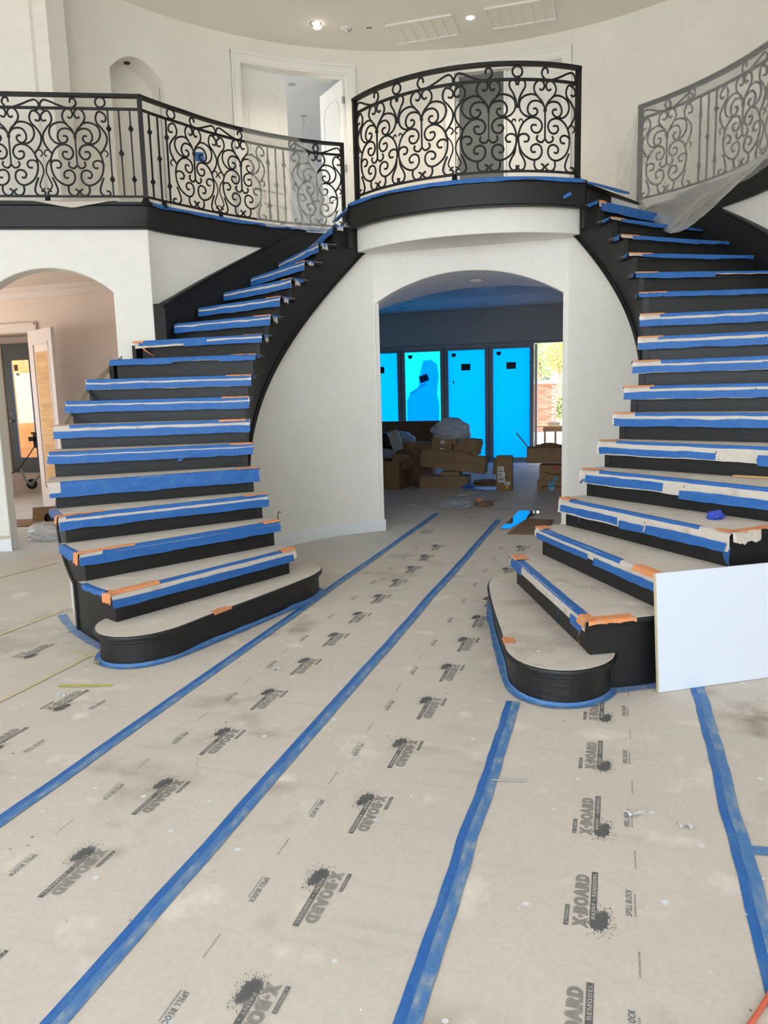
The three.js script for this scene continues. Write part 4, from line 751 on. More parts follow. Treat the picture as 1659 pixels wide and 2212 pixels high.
// terrace roof outside, garden wall pier, trees, work table
{
  struct('roof_terrace', merge([box(16, 0.2, 8.6, -1.5, 3.42, -21.0), box(0.4, 3.4, 0.4, -9.2, 1.65, -25), box(0.4, 3.4, 0.4, 6.2, 1.65, -25)]), M.wall);
  struct('ground_terrace', box(18, 0.2, 10, -1.5, -0.12, -21.6), M.concrete);
  const zp = -33, a = onZ(1156, 828, zp), b = onZ(1199, 828, zp), cx = (a[0] + b[0]) / 2 - 0.15, w = b[0] - a[0] + 0.35, h = a[1] + 0.22;
  const pier = thing('brick_pier', 'red brick garden pier with pale stone cap seen through the open doorway', 'pier', [cx, -0.22, zp]);
  const core = add('core', box(w - 0.03, h, w - 0.03, cx, h / 2 - 0.22, zp), std({ color: 0xd9c9b5, roughness: 0.9 }), pier);
  const bm = [0xb5523c, 0xa9472f, 0xc0604a].map((c) => std({ color: c, roughness: 0.9 })), bg = box(0.2, 0.062, 0.1, 0, 0, 0), rb = rng(8);
  const rows = Math.floor(h / 0.075), bricks = [[], [], []];
  for (let r = 0; r < rows; r++) for (const [ry, ox, oz] of [[0, 0, 1], [Math.PI / 2, -1, 0], [Math.PI / 2, 1, 0]]) for (let x = -w / 2 + 0.1 + (r % 2) * 0.1; x < w / 2 - 0.05; x += 0.212) { const g = bg.clone(); g.rotateY(ry); g.translate(cx + (oz ? x : ox * (w / 2 - 0.045)), -0.18 + r * 0.075, zp + (oz ? w / 2 - 0.045 : x)); bricks[Math.floor(rb() * 3)].push(g); }
  bricks.forEach((l, i) => { const m = add('bricks', merge(l), bm[i], pier); m.userData.kind = 'stuff'; });
  add('corbel', box(w + 0.12, 0.1, w + 0.12, cx, h - 0.3, zp), bm[0], pier);
  add('cap', box(w + 0.2, 0.12, w + 0.2, cx, h - 0.19, zp), M.concrete, pier);
  const leafM = [[0.30, 0.36, 0.14], [0.42, 0.40, 0.12], [0.26, 0.33, 0.24]].map((c) => new THREE.MeshPhysicalMaterial({ side: THREE.DoubleSide, color: new THREE.Color().setRGB(...c), roughness: 0.9, transmission: 0.35, thickness: 0 }));
  const tp = (px, py, z, R, mi, label) => { const c = onZ(px, py, z); return [label, c[0], z, c[1], R, mi]; };
  const trees = [tp(1166, 772, -41, 0.95, 0, 'tall pale green garden tree behind the brick pier'), tp(1208, 768, -40, 0.75, 1, 'yellowish leafy tree beyond the open doorway'), tp(1208, 880, -36, 0.42, 0, 'low bright green shrub beside the brick pier'), tp(1172, 812, -46, 0.55, 2, 'grey green tree showing above the brick pier'), tp(1212, 850, -47, 0.9, 2, 'broad dark tree standing far beyond the doorway')];
  trees.forEach(([label, x, z, y, R, mi], i) => {
    const r = rng(300 + i), t = thing('garden_tree', label, 'tree', [x, -0.22, z], 'trees beyond the terrace'), pos = [];
    add('trunk', tube([[x, -0.22, z], [x + 0.05, y * 0.5, z], [x - 0.05, y, z]], y > 1 ? 0.09 : 0.03, 12, 7), M.woodDark, t);
    for (let k = 0; k < 1500; k++) { let vx, vy, vz; do { vx = r() * 2 - 1; vy = r() * 2 - 1; vz = r() * 2 - 1; } while (vx * vx + vy * vy + vz * vz > 1); const c = [x + vx * R, y + vy * R * 1.15, z + vz * R], s = 0.07 + r() * 0.06, q = [r() - 0.5, r() - 0.5, r() - 0.5], p = [r() - 0.5, r() - 0.5, r() - 0.5]; pos.push(c[0], c[1], c[2], c[0] + q[0] * s * 3, c[1] + q[1] * s * 3, c[2] + q[2] * s * 3, c[0] + p[0] * s * 3, c[1] + p[1] * s * 3, c[2] + p[2] * s * 3); }
    const g = new THREE.BufferGeometry(); g.setAttribute('position', new THREE.Float32BufferAttribute(pos, 3)); g.computeVertexNormals(); g.setAttribute('uv', new THREE.Float32BufferAttribute(new Float32Array(pos.length / 3 * 2), 2));
    const l = add('leaves', g, leafM[mi], t); l.userData.kind = 'stuff';
  });
  const zt = -18.3, p = onZ(1160, 919, zt), q = onZ(1176, 960, zt), top = p[1], t = thing('work_table', 'weathered brown wooden work table on the terrace outside', 'table', [p[0] + 0.7, -0.02, zt]);
  add('table_top', box(1.3, 0.025, 0.7, p[0] + 0.65, top - 0.012, zt), M.wood, t);
  add('apron', box(1.0, 0.11, 0.5, p[0] + 0.66, top - 0.08, zt), M.woodDark, t);
  for (const [dx, dz] of [[0.2, 0.2], [0.41, -0.18], [1.1, 0.2], [1.1, -0.18]]) add('leg', lathe([[0.022, 0], [0.026, 0.2], [0.034, 0.42], [0.026, 0.5], [0.028, top - 0.13]], p[0] + dx, 0, zt + dz, 10), M.woodDark, t);
  const o = onZ(1186, 912, zt); tag(add('tool_case', merge([box(0.26, 0.06, 0.16, o[0] + 0.12, top + 0.03, zt), box(0.28, 0.012, 0.18, o[0] + 0.12, top + 0.066, zt)]), M.concrete), 'low pale case lying on the terrace work table', 'case');
}
// cardboard boxes and wrapping
function panelTex(w, h, draw) { return canvasTex(w, h, (c, W, H) => { c.fillStyle = '#957350'; c.fillRect(0, 0, W, H); const r = rng(w + h); for (let i = 0; i < 400; i++) { c.fillStyle = `rgba(${90 + r() * 60},${60 + r() * 40},${30 + r() * 30},0.05)`; c.fillRect(r() * W, 0, 1 + r() * 3, H); } draw(c, W, H); }); }
function carton(label, cx, y0, cz, w, h, d, { ry = 0, rz = 0, open = false, mat = M.card, front = null, flaps = [], tape = true, group = 'cardboard boxes in the back room' } = {}) {
  const t = thing('cardboard_box', label, 'box', [cx, y0, cz], group), Mx = new THREE.Matrix4().makeRotationFromEuler(new THREE.Euler(0, ry, rz, 'YXZ')).setPosition(cx, y0, cz), P = (name, g, m = mat) => { g.applyMatrix4(Mx); return add(name, g, m, t); };
  const e = 0.006;
  if (open) { P('front_panel', box(w, h, e, 0, h / 2, d / 2)); P('back_panel', box(w, h, e, 0, h / 2, -d / 2)); for (const s of [-1, 1]) P('side_panel', box(e, h, d, s * w / 2, h / 2, 0)); P('bottom_panel', box(w, e, d, 0, e / 2, 0)); }
  else { P('body', box(w, h, d, 0, h / 2, 0)); if (tape) P('packing_tape', box(w + 0.002, 0.002, 0.05, 0, h, 0), M.cardDark); P('lid_seam', box(w + 0.001, 0.003, 0.004, 0, h + 0.001, 0.0), M.black); }
  if (front) { const g = new THREE.PlaneGeometry(w * front.w, h * front.h); g.translate(front.x * w, h * front.y, d / 2 + e / 2 + 0.001); P('printed_face', g, std({ map: front.tex, roughness: 0.8 })); }
  for (const [fw, fh, x, y, z, a, b, c] of flaps) P('flap', box(fw, fh, 0.005, x, y, z, a, b, c));
  return t;
}
{
  const label = (c, x, y, w, h) => { c.fillStyle = '#e9e7e2'; c.fillRect(x, y, w, h); c.fillStyle = '#333'; const r = rng(Math.round(x + y)); for (let i = 0; i < 14; i++) c.fillRect(x + w * 0.1 + i * w * 0.055, y + h * 0.55, w * 0.02 + r() * w * 0.02, h * 0.3); for (let i = 0; i < 3; i++) c.fillRect(x + w * 0.1, y + h * (0.12 + i * 0.12), w * (0.3 + r() * 0.4), h * 0.05); };
  const smile = (c, x, y, w, flip) => { c.save(); c.translate(x, y); c.scale(flip ? -1 : 1, flip ? -1 : 1); c.strokeStyle = '#1d1a18'; c.lineCap = 'round'; c.lineWidth = w * 0.045; c.beginPath(); c.moveTo(-w / 2, -w * 0.08); c.quadraticCurveTo(0, w * 0.17, w * 0.45, -w * 0.05); c.stroke(); c.lineWidth = w * 0.03; c.beginPath(); c.moveTo(w * 0.36, -w * 0.12); c.lineTo(w * 0.47, -w * 0.09); c.lineTo(w * 0.44, w * 0.02); c.stroke(); c.restore(); };
  const audio = panelTex(512, 384, (c, W, H) => { c.save(); c.translate(W * 0.62, H * 0.62); c.rotate(Math.PI); c.fillStyle = '#3a2a1c'; c.font = 'bold 86px sans-serif'; c.fillText('AUDIO', -20, 30); c.font = 'bold 44px serif'; c.fillText('Acoustic', -20, -60); c.restore(); });
  const tall = panelTex(256, 512, (c, W, H) => { label(c, 20, 150, 105, 110); label(c, 24, 236, 120, 150); label(c, 140, 380, 90, 52); c.fillStyle = '#d8c62c'; c.fillRect(165, 440, 28, 44); c.fillStyle = '#2a211a'; c.fillRect(146, 300, 40, 18); });
  const sm1 = panelTex(512, 384, (c, W, H) => { smile(c, W * 0.58, H * 0.52, W * 0.78, false); c.fillStyle = 'rgba(190,70,80,0.7)'; c.fillRect(W * 0.45, H * 0.02, 90, 130); c.fillStyle = 'rgba(90,150,200,0.85)'; c.fillRect(W * 0.47, H * 0.76, 80, 92); });
  const sm2 = panelTex(512, 230, (c, W, H) => { smile(c, W * 0.5, H * 0.55, W * 0.76, true); c.fillStyle = 'rgba(84,150,190,0.9)'; c.fillRect(W * 0.38, 0, 108, H); c.fillStyle = '#dfeaf0'; c.font = 'bold 60px sans-serif'; c.fillText('53', W * 0.42, H * 0.85); });
  const X = (px, py, z) => onZ(px, py, z);
  let z = -11.72, a = X(872, 1060, z), b = X(818, 997, z);
  carton('large open brown carton printed upside down with AUDIO', a[0] - 0.42, 0.004, z - 0.3, 0.82, b[1], 0.58, { ry: -0.14, open: true, mat: M.cardDark, front: { tex: audio, w: 0.98, h: 0.98, x: 0, y: 0.5 }, flaps: [[0.3, 0.14, 0.52, 0.42, 0.22, -0.4, 0.2, 0.45], [0.36, 0.24, 0.56, 0.22, 0.26, -0.9, 0, 0]] });
  z = -11.85; a = X(906, 1056, z); b = X(1008, 1029, z);
  carton('long low brown carton lying on the floor under the pile', (a[0] + b[0]) / 2, 0.004, z - 0.2, b[0] - a[0], b[1] - 0.01, 0.4, { ry: 0.02 });
  carton('small open tray carton on the long low box', X(972, 1020, z)[0], b[1] + 0.002, z - 0.12, 0.30, 0.07, 0.24, {});
  a = X(905, 985, z); b = X(1044, 1000, z);
  carton('long shallow open carton tilted across the box pile', (a[0] + b[0]) / 2, b[1] - 0.12, z - 0.22, b[0] - a[0], 0.25, 0.36, { rz: -0.12, open: true, flaps: [[b[0] - a[0], 0.13, 0, 0.21, 0.2, 0, -0.5, 0], [0.16, 0.25, 0.70, 0.14, 0.12, -0.6, 0, 0.05]] });
  z = -12.1; a = X(922, 975, z); b = X(1014, 985, z);
  carton('flat brown carton wedged under the upper boxes', (a[0] + b[0]) / 2, b[1] - 0.02, z - 0.2, b[0] - a[0], 0.11, 0.4, { rz: -0.11 });
  a = X(932, 972, z); b = X(975, 952, z);
  carton('small brown parcel with a white shipping label', (a[0] + b[0]) / 2, a[1] - 0.01, z - 0.12, b[0] - a[0], b[1] - a[1] + 0.04, 0.26, { rz: -0.1, front: { tex: panelTex(256, 160, (c) => { label(c, 110, 20, 52, 46); c.fillStyle = '#eee'; c.fillRect(110, 128, 40, 14); }), w: 0.98, h: 0.96, x: 0, y: 0.5 } });
  a = X(945, 958, z); b = X(985, 938, z);
  carton('brown parcel resting aslant on top of the labelled parcel', (a[0] + b[0]) / 2, a[1] - 0.0, z - 0.14, b[0] - a[0], b[1] - a[1] + 0.01, 0.24, { rz: -0.14 });
  a = X(982, 985, z); b = X(1022, 952, z);
  carton('brown carton with slot handle beneath the rubbish bag', (a[0] + b[0]) / 2, a[1] + 0.02, z - 0.28, b[0] - a[0] + 0.1, b[1] - a[1], 0.34, { rz: -0.1, flaps: [[0.12, 0.18, 0.22, 0.16, 0.2, -0.5, 0, -0.2]] });
  z = -12.0; a = X(851, 995, z); b = X(888, 981, z);
  carton('small brown carton on the rim of the audio carton', (a[0] + b[0]) / 2, a[1] - 0.02, z, b[0] - a[0], b[1] - a[1] + 0.02, 0.2, {});
  z = -12.6; a = X(892, 1000, z); b = X(930, 955, z);
  carton('upright brown carton behind the tilted tray', (a[0] + b[0]) / 2, 0.004, z, b[0] - a[0] + 0.1, b[1], 0.3, { mat: M.cardDark });
  a = X(846, 1000, -12.9); b = X(892, 940, -12.9);
  carton('tall open carton stuffed with wrapping behind the audio carton', (a[0] + b[0]) / 2, 0.004, -12.9, b[0] - a[0] + 0.3, b[1] - 0.12, 0.4, { mat: M.cardDark, open: true });
  z = -11.7; a = X(1072, 1061, z); b = X(1105, 986, z);
  carton('tall narrow brown carton with white shipping labels standing alone', (a[0] + b[0]) / 2, 0.004, z - 0.1, b[0] - a[0], b[1], 0.22, { ry: 0.03, front: { tex: tall, w: 0.98, h: 0.99, x: 0, y: 0.5 } });
  a = X(1160, 1063, z); b = X(1216, 1040, z);
  const w2 = 0.44;
  carton('low brown carton with smile arrow at the bottom of its stack', a[0] + w2 / 2, 0.004, z - 0.17, w2, b[1], 0.34, { front: { tex: sm2, w: 0.99, h: 0.98, x: 0, y: 0.5 } });
  a = X(1165, 1003, z);
  carton('brown carton with smile arrow in the middle of its stack', a[0] + 0.22, b[1] + 0.006, z - 0.17, 0.44, a[1] - b[1] - 0.02, 0.32, { front: { tex: sm1, w: 0.99, h: 0.98, x: 0, y: 0.5 } });
  const c0 = X(1138, 1001, z), c1 = X(1138, 969, z);
  const fl = X(1112, 937, z), len = Math.hypot(fl[0] - c1[0], fl[1] - c1[1]);
  carton('wide open tray carton on top of the smile arrow stack', c0[0] + 0.36, c0[1] + 0.004, z - 0.2, 0.72, c1[1] - c0[1], 0.4, { open: true, flaps: [[0.02, len, -0.36 + (fl[0] - c1[0]) / 2, (c1[1] - c0[1]) + (fl[1] - c1[1]) / 2, 0.02, 0, 0, Math.atan2(c1[0] - fl[0], fl[1] - c1[1])], [0.7, 0.13, 0, 0.13, 0.21, 0, -0.15, 0]] });
  // crumpled things
  const crumple = (name, label, cat, cx, cy, cz, rx, ry, rz, mat, seed, amp = 0.35, flatBottom = true) => {
    const g = new THREE.IcosahedronGeometry(1, 5), N = tileNoise(seed), p = g.attributes.position;
    for (let i = 0; i < p.count; i++) { const x = p.getX(i), y = p.getY(i), zz = p.getZ(i), u = Math.atan2(zz, x) / 6.2832 + 0.5, v = Math.acos(clamp(y, -1, 1)) / Math.PI, n = 1 + (Math.abs(N(u, v, 7, 5, 4) - 0.5) * 2 - 0.35) * amp * Math.sin(v * Math.PI); p.setXYZ(i, x * n * rx, (flatBottom ? Math.max(-0.55, y * n) : y * n) * ry, zz * n * rz); }
    g.computeVertexNormals(); const uv = g.attributes.uv; for (let i = 0; i < uv.count; i++) uv.setXY(i, uv.getX(i) * 3, uv.getY(i) * 1.5); g.translate(cx, cy, cz);
    return tag(add(name, toCreasedNormals(g, 0.4), mat), label, cat);
  };
  z = -12.3; let p = X(975, 928, z);
  crumple('rubbish_bag', 'bulging translucent white rubbish bag on top of the box pile', 'bag', p[0], p[1] - 0.03, z, 0.33, 0.23, 0.28, M.bagWhite, 41, 0.6);
  p = X(832, 982, -11.95); crumple('bubble_wrap', 'crumpled clear bubble wrap bulging from the audio carton', 'plastic wrap', p[0], p[1], -11.95, 0.16, 0.1, 0.16, M.bagClear, 42);
  p = X(865, 955, -12.9); crumple('wrapping_film', 'loose clear film spilling over the tall open carton', 'plastic wrap', p[0], p[1] + 0.03, -12.9, 0.28, 0.16, 0.22, M.bagClear, 43);
  p = X(1186, 962, -11.85); crumple('packing_paper', 'crumpled brown packing paper heaped in the top tray', 'paper', p[0], p[1] - 0.02, -11.88, 0.2, 0.06, 0.14, M.cardDark, 44, 0.7);
  const q = (px, py) => onY(px, py);
  let f = q(985, 1098); crumple('plastic_wrap', 'crumpled clear plastic wrap on the floor inside the archway', 'plastic wrap', f[0], 0.05, f[2], 0.22, 0.085, 0.16, M.bagClear, 45, 0.6);
  f = q(1045, 1092); crumple('brown_paper', 'crumpled brown paper scrap with orange tape beside plastic wrap', 'paper', f[0], 0.02, f[2], 0.15, 0.035, 0.14, M.card, 46, 0.7);
  f = q(1036, 1090); crumple('orange_tape_wad', 'wad of orange tape on the brown paper scrap', 'tape', f[0], 0.06, f[2], 0.045, 0.03, 0.05, M.orange, 47, 0.6);
  f = q(1013, 1056); crumple('blue_bag', 'crumpled blue plastic bag on the floor by the boxes', 'bag', f[0], 0.03, f[2], 0.12, 0.05, 0.12, M.blue, 48, 0.7);
  f = q(1050, 1058); crumple('clear_film', 'flat clear film on floor before the tall narrow carton', 'plastic wrap', f[0], 0.016, f[2], 0.26, 0.024, 0.2, M.bagClear, 49, 0.5);
  f = q(1050, 1048); crumple('kraft_paper', 'brown kraft paper crushed between boxes and the tall carton', 'paper', f[0], 0.03, f[2] - 0.1, 0.22, 0.06, 0.2, M.cardDark, 50, 0.7);
  f = q(1001, 1072); tag(add('paper_plate', lathe([[0, 0], [0.06, 0.001], [0.075, 0.012], [0.078, 0.014], [0.06, 0.004], [0, 0.003]], f[0], 0.003, f[2], 24), M.white), 'pale round disc lying on back room floor', 'disc');
  f = q(890, 1092); tag(add('paper_scrap', prism([[f[0] - 0.06, f[2] + 0.02], [f[0] + 0.06, f[2] + 0.04], [f[0] + 0.05, f[2] - 0.05], [f[0] - 0.03, f[2] - 0.04]], 0.003, 0.006), M.white), 'thin white paper scrap on the floor beyond the archway', 'paper');
  // grey padded board and black bags leaning on the pile
  p = X(855, 952, -12.4); { const s = new THREE.Shape(); const w = 0.09, h = 0.17, r = 0.03; s.moveTo(-w + r, -h); s.lineTo(w - r, -h); s.quadraticCurveTo(w, -h, w, -h + r); s.lineTo(w, h - r); s.quadraticCurveTo(w, h, w - r, h); s.lineTo(-w + r, h); s.quadraticCurveTo(-w, h, -w, h - r); s.lineTo(-w, -h + r); s.quadraticCurveTo(-w, -h, -w + r, -h); tag(add('foam_pad', extrude(s, 0.03, new THREE.Matrix4().makeRotationZ(0.32).setPosition(p[0], p[1], -12.4), 0.006), M.frameGrey), 'grey rounded foam pad leaning in the stuffed carton', 'foam pad'); }
  p = X(828, 955, -12.5); crumple('black_bag', 'black plastic bag slumped behind the audio carton', 'bag', p[0], p[1], -12.5, 0.17, 0.18, 0.15, std({ color: 0x101214, roughness: 0.25, bumpMap: crush, bumpScale: 0.03 }), 51, 0.7);
  // big flat carton leaning against the masked doors
  p = X(812, 911, -15.7); const pr = X(951, 911, -15.7);
  const big = thing('cardboard_sheet', 'large flat brown cardboard sheet standing before the masked doors', 'cardboard', [(p[0] + pr[0]) / 2, 0, -15.7]);
  add('sheet', box(pr[0] - p[0] + 0.9, p[1], 0.02, (p[0] + pr[0]) / 2 - 0.45, p[1] / 2 + 0.003, -15.7, 0, -0.03), std({ map: cardMap, color: new THREE.Color(0.62, 0.45, 0.38), roughness: 0.85 }), big);
  add('fold', box(0.006, p[1], 0.004, pr[0] - 0.5, p[1] / 2 + 0.003, -15.685, 0, -0.03), M.cardDark, big);
  // glossy clear sheet and cardboard on the floor in the archway
  const poly = (l) => l.map(([x, y]) => { const v = onY(x, y); return [v[0], v[2]]; });
  tag(add('glossy_sheet', prism(poly([[1081, 1142], [1101, 1143], [1143, 1119], [1166, 1108], [1163, 1105], [1122, 1104], [1106, 1120]]), 0.006, 0.009), phys({ color: new THREE.Color().setRGB(0.14, 0.15, 0.15), roughness: 0.03, clearcoat: 1, clearcoatRoughness: 0.02, ior: 1.8 })), 'glossy clear plastic sheet mirroring the blue doors on floor', 'plastic sheet');
  tag(add('cardboard_piece', prism(poly([[1095, 1155], [1178, 1156], [1195, 1125], [1140, 1122]]), 0.006, 0.014), M.card), 'flat cardboard piece on floor beside the staircase behind white panel', 'cardboard');
  // ring of a ceiling fitting in the vault and discs on the room ceiling
  const v = onZ(1030, 606, -8.75); tag(add('ceiling_ring', lathe([[0.062, 0], [0.075, 0.0], [0.078, 0.012], [0.05, 0.014]], v[0], v[1] - 0.008, v[2], 28), M.trim), 'pale recessed light ring in the vaulted passage', 'light fitting');
  [[885, 652], [1045, 655], [870, 666]].forEach(([x, y], i) => { const d = onY(x, y, SOFFIT); tag(add('ceiling_can', lathe([[0, -0.004], [0.06, -0.004], [0.075, -0.01], [0.08, 0]], d[0], SOFFIT, d[2], 24), M.frameGrey), 'dim recessed can light in the back room ceiling ' + ['over the audio carton', 'over the smile arrow stack', 'beside the crown moulding'][i], 'light fitting', 'cans in the back room ceiling'); });
}

// ---------------------------------------------------------------- the hall behind the arched opening
{
  const ZS = -9.5, w = [];
  w.push(box(0.9, 3.3, 0.14, -8.6, 1.65, ZS - 0.07), box(4.1, 3.3, 0.14, -4.62, 1.65, ZS - 0.07), box(1.5, 0.78, 0.14, -7.42, 2.93, ZS - 0.07));
  w.push(box(0.14, 0.9, 6.0, -9.05, 0.45, -6.9), box(0.14, 0.75, 6.0, -9.05, 2.9, -6.9), box(0.14, 3.3, 1.2, -9.05, 1.65, -9.3), box(0.14, 3.3, 1.4, -9.05, 1.65, -4.6));
  w.push(loft([[-7.2, -5.15], [-9.1, -4.35]].map(([x, z]) => [[x, 0, z], [x, 0, z - 0.14], [x, 3.3, z - 0.14], [x, 3.3, z]])));
  struct('wall_hall', merge(w), M.pinkWall);
  struct('ceiling_hall', prism([[-9, -9.5], [-2.2, -9.5], [-2.6, -8.4], [-3.1, -7.4], onW(0.1, -1, -0.21), onW(5, -1, -0.21), [-9, -4.75]], 3.16, 3.215), M.pinkWall);
  struct('trim_crown_hall', sweep([[-9.0, 3.01, ZS], [-2.6, 3.01, ZS]], [[0, 0], [-0.02, 0], [-0.028, 0.03], [-0.05, 0.05], [-0.06, 0.08], [-0.10, 0.10], [-0.11, 0.15], [0, 0.15]]), M.pinkTrim);
  struct('trim_hall_casing', merge([box(0.12, 2.55, 0.03, -6.63, 1.275, ZS + 0.015), box(0.12, 2.55, 0.03, -8.22, 1.275, ZS + 0.015), box(1.72, 0.11, 0.03, -7.43, 2.605, ZS + 0.015), box(1.75, 0.03, 0.045, -7.43, 2.65, ZS + 0.022), box(0.03, 2.66, 0.045, -6.56, 1.33, ZS + 0.022)]), M.pinkTrim);
  // sanded panel door standing open
  const la = onY(61.8, 716.5, 2.52), lb = onY(111.9, 706.6, 2.52), a = new THREE.Vector3(la[0], 0, la[2]), b = new THREE.Vector3(lb[0], 0, lb[2]), L = a.distanceTo(b), ry = -Math.atan2(b.z - a.z, b.x - a.x);
  const d = thing('panel_door', 'pale panel door sanded to bare wood standing open in the hall', 'door', [-6.6, 0, -9.3]);
  const Mx = new THREE.Matrix4().makeRotationY(ry).setPosition(a.x, 0, a.z), P = (n, g, m) => { g.applyMatrix4(Mx); return add(n, g, m, d); };
  P('stile', merge([box(0.13, 2.5, 0.045, 0.065, 1.27, 0), box(0.13, 2.5, 0.045, L - 0.065, 1.27, 0)]), M.pinkTrim);
  P('rail', merge([box(L - 0.26, 0.17, 0.045, L / 2, 2.435, 0), box(L - 0.26, 0.26, 0.045, L / 2, 0.15, 0)]), M.pinkTrim);
  P('panel_moulding', merge([box(0.035, 2.07, 0.055, 0.145, 1.315, 0), box(0.035, 2.07, 0.055, L - 0.145, 1.315, 0), box(L - 0.26, 0.035, 0.055, L / 2, 2.335, 0), box(L - 0.26, 0.035, 0.055, L / 2, 0.295, 0)]), M.pinkTrim);
  P('panel', box(L - 0.27, 2.06, 0.022, L / 2, 1.315, 0), M.pinkWall);
  const bare = P('bare_wood_patch', box(L - 0.40, 1.9, 0.004, L / 2, 1.27, 0.013), M.wood); bare.userData.label = 'bare sanded wood in the middle of the panel';
  // dark room beyond with a glazed door and plywood outside
  const ZG = -14.0, k = [];
  const g0 = onZ(24, 779, ZG), g1 = onZ(66, 779, ZG), g2 = onZ(44, 990, ZG), gx0 = (g0[0] + g2[0]) / 2 - 0.0, gx1 = (g1[0] + onZ(84, 986, ZG)[0]) / 2, gy0 = g2[1], gy1 = g0[1];
  k.push(box(0.14, 3.3, 4.3, -6.45, 1.65, -11.82), box(0.14, 1.0, 4.6, -13.4, 0.5, -11.8), box(0.14, 1.0, 4.6, -13.4, 2.8, -11.8), box(0.14, 3.3, 2.2, -13.4, 1.65, -13.0), box(0.14, 3.3, 0.8, -13.4, 1.65, -9.9), box(4.4, 3.3, 0.14, -11.25, 1.65, ZS - 0.25));  // side wall has an unseen window gap, added to brighten this room
  k.push(box(gx0 - 0.2 + 13.4, 3.3, 0.14, (gx0 - 0.2 - 13.4) / 2, 1.65, ZG - 0.02), box(-6.4 - gx1 - 0.2, 3.3, 0.14, (-6.4 + gx1 + 0.2) / 2, 1.65, ZG - 0.02), box(gx1 - gx0 + 0.4, 0.5, 0.14, (gx0 + gx1) / 2, 3.05, ZG - 0.02));
  struct('wall_far_room', merge(k), M.pinkWall);
  struct('ceiling_far_room', box(7.4, 0.1, 4.8, -9.9, 3.27, -11.8), M.pinkWall);
  struct('floor_far_room', box(8, 0.02, 5.2, -9.6, -0.008, -12.0), M.board);
  struct('trim_far_crown', sweep([[-13.3, 2.84, ZG + 0.06], [-6.5, 2.84, ZG + 0.06]], [[0, 0], [-0.02, 0], [-0.05, 0.06], [-0.05, 0.09], [0, 0.09]]), M.pinkTrim);
  const gd = struct('door_7', merge([box(0.2, 2.8, 0.06, gx0 - 0.1, 1.4, ZG), box(0.2, 2.8, 0.06, gx1 + 0.1, 1.4, ZG), box(gx1 - gx0, 2.8 - gy1, 0.06, (gx0 + gx1) / 2, (2.8 + gy1) / 2, ZG), box(gx1 - gx0, gy0, 0.06, (gx0 + gx1) / 2, gy0 / 2, ZG)]), M.greyDoor);
  add('pane', box(gx1 - gx0, gy1 - gy0, 0.006, (gx0 + gx1) / 2, (gy0 + gy1) / 2, ZG), M.glass, gd);
  for (const [x, w2] of [[gx0 + 0.01, 0.02], [gx1 - 0.01, 0.02]]) add('blue_tape', box(w2, gy1 - gy0, 0.004, x, (gy0 + gy1) / 2, ZG + 0.033), M.blue, gd);
  add('blue_tape', box(gx1 - gx0, 0.02, 0.004, (gx0 + gx1) / 2, gy0 + 0.01, ZG + 0.033), M.blue, gd);
  add('sticker', box(0.10, 0.13, 0.003, gx0 + 0.12, gy1 - 0.16, ZG + 0.006), M.woodDark, gd); add('sticker', box(0.08, 0.05, 0.003, gx0 + 0.15, gy1 - 0.3, ZG + 0.006), M.frameGrey, gd);
  add('knob', lathe([[0, 0], [0.012, 0], [0.014, 0.03], [0.03, 0.04], [0.034, 0.06], [0.02, 0.075], [0, 0.078]], 0, 0, 0, 16).rotateX(Math.PI / 2).translate(gx0 - 0.10, gy0 + 0.82, ZG + 0.03), M.steel, gd);
  add('deadbolt', lathe([[0, 0], [0.028, 0], [0.026, 0.012], [0, 0.014]], 0, 0, 0, 16).rotateX(Math.PI / 2).translate(gx0 - 0.10, gy0 + 0.98, ZG + 0.03), M.steel, gd);
  const ply = thing('plywood_sheets', 'yellow plywood sheets standing in daylight outside the glazed door', 'plywood', [gx0, -0.2, ZG - 1.6]);
  for (let i = 0; i < 7; i++) add('sheet', box(0.66, 3.4, 0.02, gx0 - 2.6 + i * 0.62, 1.5, ZG - 0.9 - (i % 2) * 0.05, i % 2 ? 0.08 : -0.05), M.wood, ply);
  // floor polisher half hidden by the door
  const c = onY(70, 1057); const r = thing('wheeled_machine', 'black wheeled machine with bent grey tube handle in the room past the sanded door', 'machine', [c[0], 0, c[2]]);
  add('wheel', new THREE.TorusGeometry(0.06, 0.032, 12, 24).rotateY(0.5).translate(c[0], 0.095, c[2]), M.black, r);
  add('hub', new THREE.CylinderGeometry(0.04, 0.04, 0.07, 16).rotateX(Math.PI / 2).rotateY(0.5).translate(c[0], 0.095, c[2]), M.frameGrey, r);
  add('bent_tube', tube([[c[0] - 0.16, 0.36, c[2] + 0.05], [c[0] - 0.06, 0.15, c[2] + 0.05], [c[0] + 0.02, 0.11, c[2] + 0.05], [c[0] + 0.2, 0.25, c[2] + 0.02], [c[0] + 0.4, 0.45, c[2]]], 0.022, 30, 8), M.frameGrey, r);
  const m0 = onZ(80, 950, -12.2), mm = add('motor_head', merge([box(0.16, 0.3, 0.16, m0[0] + 0.06, m0[1], -12.2), box(0.12, 0.08, 0.1, m0[0] - 0.05, m0[1] + 0.02, -12.15), box(0.1, 0.03, 0.1, m0[0] - 0.02, m0[1] + 0.13, -12.18)]), M.black, r);
  add('column', box(0.06, m0[1], 0.06, m0[0] + 0.14, m0[1] / 2, -12.2), M.black, r);
